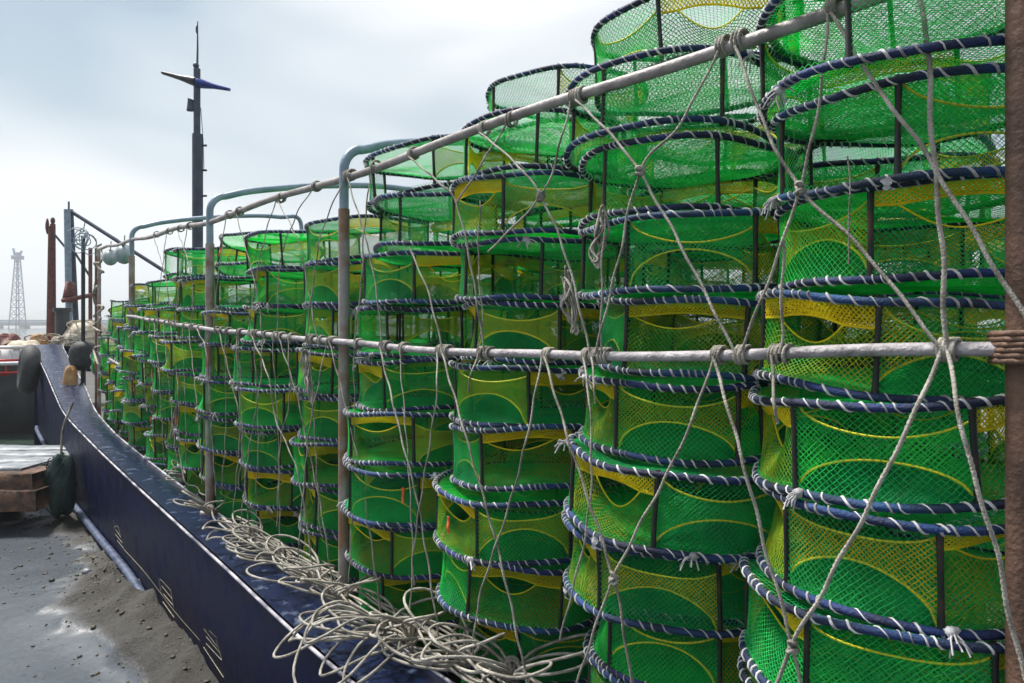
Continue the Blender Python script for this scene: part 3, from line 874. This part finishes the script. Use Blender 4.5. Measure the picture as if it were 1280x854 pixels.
low_list = [
    ([('M', 1183), (1120, 565), (1050, 700), (990, 806), (970, 858)], 0.0075), ([('M', 1190), (1203, 540), (1245, 690), (1280, 850)], 0.0072),
    ([('M', 897), (924, 560), (958, 690), (991, 808), (1000, 858)], 0.007), ([('M', 900), (850, 560), (767, 722), (720, 858)], 0.006),
    ([('M', 686), (714, 560), (767, 724), (790, 858)], 0.0066), ([('M', 684), (660, 540), (637, 630), (600, 745), (590, 825)], 0.0055),
    ([('M', 558), (585, 555), (622, 685), (650, 810), (662, 870)], 0.0066), ([('M', 480), (500, 540), (523, 632), (541, 745), (550, 810)], 0.006),
    ([('M', 417), (434, 515), (452, 600), (470, 720), (478, 785)], 0.006), ([('M', 552), (545, 500), (525, 630), (516, 700), (512, 795)], 0.005),
    ([('M', 353), (370, 490), (382, 545), (402, 640), (416, 735)], 0.0058), ([('M', 414), (400, 470), (385, 550), (372, 705)], 0.0052),
    ([('M', 318), (335, 470), (345, 525), (372, 592), (392, 715)], 0.0056), ([('M', 333), (325, 480), (310, 570), (300, 662)], 0.005),
    ([('M', 278), (290, 480), (300, 530), (312, 668)], 0.0055), ([('M', 217), (222, 480), (224, 560), (230, 600)], 0.0055),
    ([('M', 250), (258, 440), (262, 500), (270, 620)], 0.0055), ([('M', 735), (738, 520), (735, 648), (700, 800)], 0.0048),
    ([('M', 970), (968, 500), (972, 530)], 0.006), ([('M', 745), (743, 480), (744, 505)], 0.005), ([('M', 604), (590, 465), (585, 490)], 0.0048),
    ([('M', 365), (362, 500), (350, 560), (350, 695)], 0.0045), ([('M', 300), (297, 470), (300, 540), (290, 655)], 0.0045), ([('M', 196), (199, 470), (205, 580)], 0.005),
]
g = np.random.default_rng(4)
for px_ in (505, 448, 392, 345, 322, 302, 286, 240, 232, 208, 190, 182):
    e_ = px_+g.uniform(-14, 14); b_y = float(np.interp(px_, [180, 260, 430, 520], [570, 640, 745, 800]))
    low_list.append(([('M', px_), ((px_+e_)/2+g.uniform(-3, 3), 430+(b_y-430)*0.45), (e_, b_y-g.uniform(10, 60))], 0.0044))
for pts, r in low_list: rope(pts, r, 0.15 if pts[0][1] > 450 else 0.10); D.append(ROPES.pop())
for lst, where in ((U, 'between top rail and middle rail'), (D, 'hanging below the middle rail')):
    lst.sort(key=lambda t: -t[0])
    for i, (mx_, m, mat, knots, pts) in enumerate(lst):
        Vv = np.vstack(m.V); org = Vv[np.argmin(Vv[:, 2])].copy()
        m.V = [v-org for v in m.V]
        if i % 4 == 2: mat = 'rope_grey'
        o = link('lashing_rope', m.mesh('lashing_rope', mat, True), None, org)
        tag(o, 'pale lashing rope %s, %s from the brown end post' % (where, 'nearest' if i == 0 else ORD[i]) if i else 'pale lashing rope %s, nearest to the brown end post' % where, 'rope', 'ropes lashing the crab pots')
        for (p, s, rr) in knots:
            k = wrap(p-org, s, rr, random.choice([2, 3, 3]), random.uniform(0.02, 0.04)); link('knot', k.mesh('knot', mat, True), o)
        for q in pts[1:-1]:
            if not isinstance(q[0], str) and (round(q[0]), round(q[1])) in ((1000, 235), (800, 214), (676, 245), (571, 254), (767, 722), (991, 808)):
                c = onrail(q[0], q[1], 0.06 if q[1] < 500 else 0.15)-org; k = MB(); tt = np.linspace(0, 1, 44); aa = tt*7*np.pi; k.tube(c+np.stack([0.010*np.cos(aa)*(1+.3*np.sin(aa*.37)), 0.010*np.sin(aa), 0.012*np.sin(aa*0.41+i)+0.006*np.cos(aa*1.3)], -1), 0.005, 6); link('knot', k.mesh('knot', mat, True), o)

# spare turns of rope hung up in slack hanks
for k, (pa, pb, lb) in enumerate([((712, 345), (722, 412), 'slack hank of pale rope hung in front of the third pot stack'),
                                  ((228, 488), (216, 545), 'thick slack hank of rope hung beside the second grey stanchion'),
                                  ((383, 440), (392, 500), 'small slack hank of rope hung left of the nearest rusty stanchion'),
                                  ((757, 268), (752, 330), 'short slack hank of cord hung between second and third pot stacks')]):
    a, b_ = onrail(*pa, 0.03), onrail(*pb, 0.03); g = np.random.default_rng(90+k); P = []
    for q in range(9):
        e0, e1 = (a, b_) if q % 2 == 0 else (b_, a)
        for t in (0.0, 0.3, 0.65, 1.0): P.append(e0+(e1-e0)*t+np.array([-0.66, 0.75, 0])*g.normal(0, 0.010+0.012*math.sin(t*3.1))+np.array([-0.75, -0.66, 0])*g.uniform(0, 0.03)+np.array([0, 0, g.normal(0, 0.012)]))
    m = MB(); m.tube(spline(np.array(P)-b_, 5), 0.0045, 6)
    o = link('rope_hank', m.mesh('rope_hank', 'rope_pale', True), None, b_); tag(o, lb, 'rope', 'slack rope hanks on the fence')
# ------------------------------------------------------------------ tangled rope on the bulwark cap
def cap_pt(px, py, dz=0.0):
    z = np.interp(px, [100, 170, 300, 700], [1.25, 1.06, 1.03, 1.01])+dz
    Y = F*(CAM_H-z)/(py-HY); return np.array([(px-HX)/F*Y, Y, z])
def hank(px, py, nl, size, seed, label, r=0.0060, mat='rope_pale', lift=0.12):
    g = np.random.default_rng(seed)
    c = cap_pt(px, py, 0.05); c[2] += 0.03
    d = rail_dir(min(range(len(RS)), key=lambda k: 0) or 4.0); d = np.array([-0.66, 0.75]); outb = np.array([-0.75, -0.66])
    P = []
    nl = max(5, int(nl*0.72)); size *= 1.2
    for k in range(nl):
        a = g.uniform(-1.0, 1.0) + (0 if g.random() < 0.55 else (1.5 if g.random() < 0.5 else -1.5))
        dirv = outb*math.cos(a) + d*math.sin(a)
        L = size*g.uniform(0.55, 1.25); w = L*g.uniform(0.22, 0.42); side = np.array([-dirv[1], dirv[0]])
        h = g.uniform(0.01, lift); outl = max(0.0, math.cos(a))*L
        for t in np.linspace(0, 1, 9):
            ang = 2*np.pi*t
            lx = L*0.5*(1-math.cos(ang)); wy = w*math.sin(ang)
            zz = 0.02+h*math.sin(np.pi*t) + g.uniform(0, 0.012)
            over = max(0.0, math.cos(a)*lx-0.24)
            p = c[:2]+dirv*lx+side*wy
            P.append([p[0], p[1], max(c[2]-0.055+zz-over*0.9, c[2]-0.35 if over > 0 else c[2]-0.05)])
        P.append([c[0]+g.normal(0, .012), c[1]+g.normal(0, .012), c[2]+g.uniform(0, 0.05)])
    # the end runs off along the cap
    for k in range(6):
        P.append([c[0]-d[0]*0.15*(k+1)+g.normal(0, .02), c[1]-d[1]*0.15*(k+1)+g.normal(0, .02), c[2]-0.03+g.uniform(0, .02)])
    Q = spline(P, 4); m = MB(); m.tube(Q-c, r, 7, lobes=0)
    o = link('rope_hank', m.mesh('rope_hank', mat, True), None, c)
    tag(o, label, 'rope', 'tangled ropes on the bulwark cap')
    k = MB(); t = np.linspace(0, 1, 28); a = t*6*np.pi
    k.tube(np.stack([0.03*np.cos(a), (t-0.5)*0.05, 0.03*np.sin(a)+0.015], -1), r*0.8, 6); link('seizing', k.mesh('seizing', mat, True), o)
hank(228, 602, 6, 0.13, 1, 'small pale rope tangle on the cap just left of the second grey stanchion', lift=0.2)
hank(262, 645, 6, 0.16, 2, 'pale rope loops gathered round the foot of the second grey stanchion', lift=0.22)
hank(318, 672, 9, 0.22, 3, 'pale rope hank on the bulwark cap midway between the two rusty stanchions', lift=0.2)
hank(350, 700, 10, 0.24, 4, 'grey white rope hank looping over the cap, third from its near end', mat='rope_grey', lift=0.18)
hank(392, 728, 10, 0.26, 5, 'pale rope hank piled on the cap left of the nearest rusty stanchion', lift=0.2)
hank(425, 752, 8, 0.20, 12, 'rope loops at the foot of the nearest rusty stanchion', lift=0.2, mat='rope_grey')
hank(480, 790, 14, 0.34, 6, 'large tangle of pale rope loops hanging over the cap edge', lift=0.2)
hank(515, 800, 12, 0.28, 7, 'grey white rope tangle with loops right of the large pale one', mat='rope_grey', lift=0.22)
hank(580, 832, 12, 0.30, 8, 'pale rope tangle on the cap near the bottom edge of the picture', lift=0.25)
hank(640, 846, 10, 0.28, 9, 'rightmost pale rope tangle at the foot of the third pot stack', lift=0.25)
# strands of rope laid along the cap
for k, (pa, pb, nst, lab) in enumerate([((282, 655), (430, 745), 9, 'bundle of parallel rope strands lying along the cap between rusty stanchions'),
                                        ((430, 755), (690, 900), 9, 'bundle of parallel rope strands along the cap towards the camera')]):
    a, b_ = cap_pt(*pa, 0.02), cap_pt(*pb, 0.02); m = MB(); g = np.random.default_rng(50+k)
    P = []
    for i in range(nst):
        t = np.linspace(0.0+g.uniform(0, .08), 1-g.uniform(0, .08), 9)
        if i % 2: t = t[::-1]
        row = a+(b_-a)*t[:, None] + np.array([0.75, 0.66, 0])*(g.uniform(-0.06, 0.10)+0.02*np.sin(t*9+i))[:, None]
        row[:, 2] += g.uniform(0.0, 0.06)+0.012*np.sin(t*14+i*2)
        P.append(row)
    m.tube(spline(np.vstack(P), 5)-a, 0.0058, 6)
    o = link('rope_bundle', m.mesh('rope_bundle', 'rope_grey', True), None, a); tag(o, lab, 'rope')

# ------------------------------------------------------------------ things by the hull and on the bow
def tyre(loc, R_, r_, nrm, label):
    root = empty('tyre_fender', loc); tag(root, label, 'tyre')
    q = Vector(nrm).to_track_quat('Z', 'Y'); root.rotation_euler = q.to_euler()
    t = np.linspace(0, 2*np.pi, 40, endpoint=False)
    m = MB(); m.tube(np.stack([(R_-r_)*np.cos(t), (R_-r_)*np.sin(t), 0*t], -1), r_, 14, closed=True)
    link('tread', m.mesh('tread', 'rubber', True), root)
    for z in (-0.6*r_, 0.6*r_):
        m = MB(); m.tube(np.stack([(R_-1.7*r_)*np.cos(t), (R_-1.7*r_)*np.sin(t), 0*t+z], -1), r_*0.25, 8, closed=True); link('bead', m.mesh('bead', 'rubber', True), root)
    m = MB(); cc_ = np.array([[0, R_-r_, 0.0], [0.02, R_+0.10, 0.02], [0, R_+0.45, -0.05]])
    m.tube(spline(cc_, 5), 0.015, 6)
    return root
tyre(pix(36, 462, 14.2), 0.50, 0.165, (-0.78, -0.62, 0.08), 'big black tyre hung as a fender outside the bow bulwark')
# net-bagged fender
c = pix(76, 606, 8.7)
m = MB(); m.blob((0, 0, 0), (0.165, 0.165, 0.36), 32, 20, 0.10, 3, 0.75)
f = link('fender', m.mesh('fender', 'fender_green', True), None, c); tag(f, 'dark green bulging fender hung against the navy hull above the mud', 'fender')
m = MB(); m.tube(spline([(0, 0, 0.34), (0.02, 0.02, 0.7), (0.10, 0.08, 1.0)], 6), 0.014, 6); link('lanyard', m.mesh('lanyard', 'rope_grey', True), f)
m = MB()
for k in range(7):
    t = np.linspace(-1.2, 1.2, 18); a = k*0.9
    m.tube(np.stack([0.178*np.cos(t)**0.5*np.cos(a+t), 0.178*np.cos(t)**0.5*np.sin(a+t), 0.36*np.sin(t)*1.02], -1), 0.006, 5)
link('net_bag', m.mesh('net_bag', 'rubber'), f); f.children[-1]['kind'] = 'stuff'
# timber baulks and pale boards left of the hull
def baulk(px, py, Y, L, w, h, rz, mat, label, cat, name):
    p = pix(px, py, Y); m = MB()
    g = np.random.default_rng(int(px+py*7+1000)); n_ = 14; xs = np.linspace(-L, 0, n_)
    rows = []
    for (sy, sz) in ((-1, 0), (1, 0), (1, 1), (-1, 1), (-1, 0)):
        j = g.normal(0, 0.006, n_); rows.append(np.stack([xs, sy*w/2+j, sz*h+g.normal(0, .005, n_)], -1))
    rows[-1] = rows[0]
    V = np.vstack(rows); k = n_
    i = np.arange(4)[:, None]; j = np.arange(k-1)[None, :]
    Q = np.stack([i*k+j, i*k+j+1, (i+1)*k+j+1, (i+1)*k+j], -1).reshape(-1, 4)
    Q = np.vstack([Q, [[k-1, 2*k-1, 3*k-1, 4*k-1]], [[0, 3*k, 2*k, k]]])
    o = link(name, mesh_np(name, V, Q, mat), None, (p[0], p[1], p[2])); o.rotation_euler = (0, 0, rz); tag(o, label, cat)
    return o
baulk(62, 632, 8.55, 3.2, 0.55, 0.24, 0.05, 'timber', 'lower brown timber baulk lying on the mud at the left', 'timber', 'timber_baulk')
baulk(57, 608, 8.62, 3.2, 0.5, 0.20, 0.02, 'timber', 'upper brown timber baulk resting on the lower one', 'timber', 'timber_baulk')
for k, (dy, dx) in enumerate(((0.0, 0), (0.42, -7), (0.84, -13), (1.26, -19))):
    Y = 8.75+dy; z = 0.68; dx = (HX+F*pix(40, 400, 8.75)[0]/Y+g.uniform(-1, 1))-40; py = HY+(CAM_H-z)/Y*F
    baulk(40+dx, py, Y, 2.6, 0.405, 0.03, 0.0, 'plank_pale', ['pale weathered board nearest the front of the timber baulks', 'second pale board behind the timber baulks', 'third pale board behind the timber baulks', 'pale board farthest behind the timber baulks'][k], 'board', 'board')
# trestle under the boards
for k, (px_, Yt) in enumerate(((30, 9.1), (8, 9.9))):
    p = pix(px_, 500, Yt); m = MB()
    m.box((0, 0, 0.30), (0.16, 0.9, 0.70)); o = link('trestle', m.mesh('trestle', 'timber'), None, (p[0]-0.4, p[1], -0.01)); tag(o, ['brown timber block under the right ends of the pale boards', 'brown timber block under the left ends of the pale boards'][k], 'timber')

# forecastle clutter
FZ = lambda y: deck_z(y)
def heap(name, px, py, Y, size, mat, label, cat, seed, amp=0.10, base=None, power=0.8):
    p = pix(px, py, Y); m = MB(); m.blob((0, 0, size[2]*0.8), size, 28, 18, amp, seed, power)
    o = link(name, m.mesh(name, mat, True), None, (p[0], p[1], base if base is not None else FZ(Y))); tag(o, label, cat); return o
heap('sack', 88, 460, 12.0, (0.12, 0.11, 0.34), 'sack', 'brown sack standing inside the bow bulwark', 'sack', 5, 0.05)
bu = heap('marker_buoy', 104, 442, 12.2, (0.22, 0.18, 0.24), 'rubber', 'black marker buoy with a tall black pole on the bow', 'buoy', 6, 0.02, base=1.72)
m = MB(); p0 = np.array(bu.location); m.tube([[0, 0, 0.3], np.array(pix(104, 296, 12.2))-p0], 0.032, 8); link('pole', m.mesh('pole', 'rubber', True), bu)
m = MB(); m.tube([[0, 0, 0.05], [0.0, 0, FZ(12.2)-1.72]], 0.04, 8); link('foot', m.mesh('foot', 'rubber', True), bu)
m = MB()
for k in range(9):
    g = np.random.default_rng(k); t = np.linspace(0, 6.28, 16); rr = g.uniform(.10, .22)
    a = g.uniform(0, 3); m.tube(np.array(pix(104, 300, 12.2))-p0+np.stack([rr*np.cos(t)*np.cos(a), rr*np.cos(t)*np.sin(a), rr*0.8*np.sin(t)], -1)+g.normal(0, .05, 3), 0.008, 5)
link('net_ball', m.mesh('net_ball', 'pipe_blue'), bu); bu.children[-1]['kind'] = 'stuff'
for k, (px_, py_, Y_, rx, ry, lb) in enumerate([(112, 462, 11.7, 0.5, 0.3, 'green crab pot tilted against the bow stanchions, by the black buoy'),
                                              (122, 420, 11.3, 1.1, 0.5, 'green crab pot on edge at the bow, yellow mouth outwards'),
                                              (124, 478, 11.2, 0.25, -0.3, 'lowest tilted green crab pot by the bow stanchions'),
                                              (140, 398, 11.2, 0.2, 0.3, 'tilted green crab pot topping the heap behind the bow stanchions')]):
    p = pix(px_, py_, Y_); make_pot((p[0]+0.25, p[1]+0.3, p[2]), k*1.3, (rx, ry), (0.95, 0.95, 1), k % VARS, lb, 'tilted crab pots on the bow', False, (0, -1), False)
for k, (px_, py_, r_, lb) in enumerate([(138, 322, 0.10, 'grey round net float left under the top rail at the bow'), (155, 318, 0.11, 'grey round net float right under the top rail at the bow')]):
    c = onrail(px_, py_, -0.02); m = MB(); m.blob((0, 0, 0), (r_, r_, r_), 20, 14)
    o = link('net_float', m.mesh('net_float', 'float_grey', True), None, c); tag(o, lb, 'float', 'net floats at the bow')
    m = MB(); t = np.linspace(0, 2*np.pi, 24, endpoint=False); m.tube(np.stack([r_*1.01*np.cos(t), 0*t, r_*1.01*np.sin(t)], -1), 0.008, 5, closed=True)
    m.tube([[0, 0, r_], [0.01, 0, r_+0.12]], 0.007, 5); link('sling', m.mesh('sling', 'rope_grey', True), o)
g = np.random.default_rng(77)
P = []
for k in range(26): P.append(onrail(120+g.uniform(-4, 9), 305+k*6.5+g.uniform(-6, 6), g.uniform(-0.05, 0.09)))
m = MB(); org = P[-1]; m.tube(spline(np.array(P)-org, 5), 0.016, 6)
o = link('frayed_rope', m.mesh('frayed_rope', 'rope_grey', True), None, org); tag(o, 'frayed grey rope tangled down the bow stanchions', 'rope')

# ------------------------------------------------------------------ second boat lying ahead
b2 = empty('moored_boat', (0, 0, 0)); tag(b2, 'dark moored boat with red and white gunwale lying beyond the bow', 'boat')
XR, XL, YN, YF = -11.2, -30.0, 17.6, 22.0
ztop, zdeck = 1.25, 0.95
xs = np.linspace(XL, XR, 14); bulge = 0.25*np.sin(np.linspace(0, np.pi, 14))
def brow(yoff, z, inw=0): return np.stack([xs, YN-bulge*1.5+yoff+0*xs, z+0.25*((xs-XL)/(XR-XL))**2], -1)
ring1 = [brow(0, ztop), brow(0.08, 0.5), brow(0.35, -0.7), brow(4.0, -0.7), brow(4.4, 0.5), brow(4.4, ztop)]
link('hull', strip(ring1, 'boat_black', 'hull'), b2)
V = np.vstack([r[-1][None] for r in ring1]); link('transom', mesh_np('transom', np.vstack([V, V+np.array([0.02, 0, 0])]), [[0, 1, 4, 5], [1, 2, 3, 4]], 'boat_black'), b2)
link('deck', strip([brow(0.05, zdeck), brow(4.35, zdeck)], 'deck_dark', 'deck'), b2)
m = MB(); m.tube(brow(-0.01, ztop), 0.05, 8); link('gunwale', m.mesh('gunwale', 'boat_white', True), b2)
m = MB(); rr_ = brow(-0.02, ztop-0.22); m.tube(rr_, 0.075, 8, flat=0.4); link('stripe', m.mesh('stripe', 'red_paint', True), b2)
def bpole(name, pts, Y, r, mat):
    m = MB(); m.tube(np.array([pix(x, y, Y) for x, y in pts]), r, 10); return link(name, m.mesh(name, mat, True), b2)
bpole('derrick_post', [(61, 446), (64, 283)], 20, 0.075, 'rust_red'); bpole('derrick_post', [(67, 446), (66, 280)], 20.1, 0.07, 'rust_red')
bpole('lamp_post', [(87, 446), (84, 262)], 19.5, 0.085, 'pipe_blue'); bpole('derrick_post', [(97, 446), (88, 262)], 19.8, 0.075, 'mast_navy')
bpole('whip_aerial', [(86, 262), (86, 252)], 19.6, 0.025, 'mast_navy'); bpole('boom', [(88, 264), (118, 283), (160, 310), (215, 345)], 19.6, 0.05, 'mast_navy')
bpole('stay', [(67, 292), (84, 312)], 20, 0.03, 'mast_navy'); bpole('stay', [(90, 310), (112, 345)], 19.7, 0.03, 'mast_navy')
bpole('frame_bar', [(104, 290), (107, 274), (148, 300)], 20.5, 0.018, 'mast_navy')
bpole('guy_wire', [(66, 285), (57, 446)], 20.2, 0.012, 'pipe_blue'); bpole('cross_bar', [(78, 376), (115, 369)], 19.3, 0.06, 'rust_red')
bpole('derrick_post', [(113, 446), (113, 310)], 19.4, 0.05, 'rust_red')
m = MB(); m.blob(pix(60, 283, 20)+np.array([-0.02, 0, 0]), (0.05, 0.05, 0.22), 10, 8, 0.1, 3); m.blob(pix(66, 276, 20.1), (0.06, 0.06, 0.10), 10, 8); link('masthead_block', m.mesh('masthead_block', 'rust_red', True), b2); b2.children[-1]['kind'] = 'stuff'
m = MB(); m.add([pix(82, 352, 19.3), pix(77, 377, 19.3), pix(86, 378, 19.3), pix(85, 355, 19.3)], [[0, 1, 2, 3]]); 
V = np.vstack(m.V); m = MB(); m.add(np.vstack([V, V+np.array([0.06, 0.25, 0])]), [[0, 1, 2, 3], [7, 6, 5, 4], [0, 4, 5, 1], [1, 5, 6, 2], [2, 6, 7, 3], [3, 7, 4, 0]]); link('davit_plate', m.mesh('davit_plate', 'rust_red'), b2)
m = MB(); m.tube([pix(78, 446, 18.9), pix(78, 388, 18.9)], 0.17, 14); m.tube([pix(78, 390, 18.9), pix(78, 385, 18.9)], 0.22, 14); link('winch', m.mesh('winch', 'boat_black'), b2)
DK = zdeck
def onb2(X, z=None): return zdeck + 0.25*((X-XL)/(XR-XL))**2
for k, (px_, Y_, sz, mt, nm, lb, ct) in enumerate([
        (106, 18.9, (0.60, 0.5, 0.72), 'beige', 'net_heap', 'beige heap of netting on the moored boat by the black pole', 'net'),
        (88, 18.6, (0.45, 0.4, 0.55), 'rope_grey', 'net_heap', 'grey heap of netting between the masts of the moored boat', 'net'),
        (30, 18.8, (0.60, 0.5, 0.45), 'beige', 'net_heap', 'beige heap of rope behind the black tyre', 'net'),
        (12, 19.0, (0.35, 0.35, 0.55), 'rust_red', 'net_heap', 'rust brown heap of netting at the left edge of the moored boat', 'net'),
        (55, 18.5, (0.5, 0.4, 0.34), 'rope_grey', 'net_heap', 'pale heap of rope just beyond the bow tip', 'net'),
        (50, 19.6, (0.25, 0.25, 0.55), 'sack', 'net_heap', 'yellow brown bundle at the foot of the rusty masts', 'net')]):
    p = pix(px_, 440, Y_); m = MB(); m.blob((0, 0, sz[2]*0.85), sz, 40, 26, 0.10, 30+k, 0.8)
    gg = np.random.default_rng(60+k)
    for q in range(14):
        t = np.linspace(0, 5.5, 14); rr = gg.uniform(.12, .3); cx_, cy_, cz_ = gg.normal(0, sz[0]*0.5), -sz[1]*gg.uniform(.3, .9), sz[2]*gg.uniform(.5, 1.7)
        m.tube(np.stack([cx_+rr*np.cos(t), cy_+0.08*np.sin(2*t), cz_+0.5*rr*np.sin(t)], -1), 0.018, 5)
    o = link(nm, m.mesh(nm, mt, True), None, (p[0], p[1], onb2(p[0]))); tag(o, lb, ct)
def crate(px_, Y_, sz, mat, label, rz=0.1):
    p = pix(px_, 440, Y_); root = empty('crate', (p[0], p[1], onb2(p[0]))); root.rotation_euler = (0, 0, rz); tag(root, label, 'crate')
    w, d_, h = sz
    m = MB(); m.box((0, 0, h*0.45), (w, d_, h*0.86)); link('body', m.mesh('body', mat), root)
    m = MB()
    m.box((0, 0, h*0.93), (w+0.05, d_+0.05, h*0.09)); link('rim', m.mesh('rim', mat), root)
    for x in (-0.3, 0, 0.3):
        m = MB(); m.box((x*w, -d_/2-0.012, h*0.44), (0.04, 0.024, h*0.8)); link('rib', m.mesh('rib', mat), root)
crate(8, 18.0, (0.8, 0.5, 0.75), 'white_box', 'white fish crate on the moored boat at the left edge')
crate(3, 17.75, (0.75, 0.45, 0.42), 'red_paint', 'red fish crate at the left edge by the white gunwale')
crate(92, 18.2, (0.7, 0.5, 0.55), 'beige', 'pale crate on the moored boat right of the bow tip', -0.1)
crate(118, 18.5, (0.6, 0.5, 0.7), 'boat_white', 'whitish crate behind the bow stanchions', 0.2)

# ------------------------------------------------------------------ far shore
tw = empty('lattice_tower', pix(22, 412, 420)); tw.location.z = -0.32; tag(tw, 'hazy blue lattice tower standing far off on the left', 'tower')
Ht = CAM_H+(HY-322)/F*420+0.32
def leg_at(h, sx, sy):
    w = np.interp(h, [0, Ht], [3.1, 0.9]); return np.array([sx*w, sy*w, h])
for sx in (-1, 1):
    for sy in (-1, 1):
        m = MB(); m.beam(leg_at(0, sx, sy), leg_at(Ht, sx, sy), 0.45, 0.45); link('leg', m.mesh('leg', 'far_steel_hazed'), tw)
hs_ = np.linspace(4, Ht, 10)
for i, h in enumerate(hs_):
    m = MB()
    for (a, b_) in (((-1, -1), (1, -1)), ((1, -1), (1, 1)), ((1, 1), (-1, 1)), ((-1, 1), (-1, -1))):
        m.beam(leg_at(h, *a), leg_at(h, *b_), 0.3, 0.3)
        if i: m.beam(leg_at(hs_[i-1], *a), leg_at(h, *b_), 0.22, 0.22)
    link('brace', m.mesh('brace', 'far_steel_hazed'), tw)
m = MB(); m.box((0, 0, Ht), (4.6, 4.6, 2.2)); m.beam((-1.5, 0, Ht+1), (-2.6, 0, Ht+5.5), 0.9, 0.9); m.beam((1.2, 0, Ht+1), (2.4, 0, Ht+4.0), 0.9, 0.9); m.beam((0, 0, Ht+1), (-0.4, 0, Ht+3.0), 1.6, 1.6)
link('tower_head', m.mesh('tower_head', 'far_steel_hazed'), tw)
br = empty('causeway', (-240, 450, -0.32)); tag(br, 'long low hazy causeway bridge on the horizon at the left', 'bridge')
m = MB(); m.box((0, 0, 3.2), (700, 9, 3.0)); m.box((0, -4.6, 5.0), (700, 0.4, 0.8)); link('deck', m.mesh('deck', 'far_concrete_hazed'), br)
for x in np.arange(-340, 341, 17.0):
    m = MB(); m.box((x, 0, 0.7), (2.2, 6, 2.6)); link('pier', m.mesh('pier', 'far_concrete_hazed'), br)
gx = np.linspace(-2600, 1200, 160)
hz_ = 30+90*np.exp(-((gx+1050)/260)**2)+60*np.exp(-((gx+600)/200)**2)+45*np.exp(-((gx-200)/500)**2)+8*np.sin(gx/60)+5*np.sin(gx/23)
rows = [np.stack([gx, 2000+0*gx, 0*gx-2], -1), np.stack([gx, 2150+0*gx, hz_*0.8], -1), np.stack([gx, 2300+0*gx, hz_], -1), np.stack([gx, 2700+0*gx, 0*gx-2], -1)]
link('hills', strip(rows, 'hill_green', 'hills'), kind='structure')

# haze over the water
hm = bpy.data.materials.new('haze'); hm.use_nodes = True; t = hm.node_tree; t.nodes.clear()
o_ = t.nodes.new('ShaderNodeOutputMaterial'); pv = t.nodes.new('ShaderNodeVolumePrincipled')
pv.inputs['Color'].default_value = (0.90, 0.95, 1.0, 1); pv.inputs['Density'].default_value = 0.0011; pv.inputs['Anisotropy'].default_value = 0.2
t.links.new(pv.outputs[0], o_.inputs['Volume']); MATS['haze'] = hm
m = MB(); m.box((0, 2150, 74), (7400, 4760, 151)); link('haze', m.mesh('haze', 'haze'), kind='stuff')

# ------------------------------------------------------------------ clods, shells and stones on the mud by the hull
def ground_height(x, y):
    dg = bpy.data.objects['ground']; ok, loc, nn, ix = dg.ray_cast(Vector((x, y, 5)), Vector((0, 0, -1)))
    return loc.z if ok else 0.0
g = np.random.default_rng(5); m = MB()
bpy.context.view_layer.update()
for k in range(1300):
    i = g.integers(6, n-16); d_ = abs(g.normal(0, 0.45))+0.0
    p = HP[i, :2]+(HP[i+1, :2]-HP[i, :2])*g.random() - HN[i]*(d_-0.05)
    if p[1] < 3.5 or p[1] > 9.5: continue
    r = 0.004+0.014*g.random()**4
    m.blob((p[0], p[1], ground_height(p[0], p[1])+r*0.2), (r*g.uniform(.8, 1.8), r*g.uniform(.8, 1.8), r*g.uniform(.5, 1)), 7, 5, 0.25, k)
link('mud_clods', m.mesh('mud_clods', 'mud_clod', False), kind='stuff')
for k, (px_, py_, r, lb) in enumerate([(109, 720, 0.035, 'small pale stone on the wet mud left of the hull'), (65, 729, 0.022, 'tiny dark stone on the wet grey flat')]):
    Y = F*(CAM_H-0.03)/(py_-HY); p = pix(px_, py_, Y); m = MB(); m.blob((0, 0, 0), (r*1.3, r, r*0.8), 12, 8, 0.12, k)
    o = link('stone', m.mesh('stone', 'plank_pale' if k == 0 else 'rubber', True), None, (p[0], p[1], ground_height(p[0], p[1])+r*0.4)); tag(o, lb, 'stone')
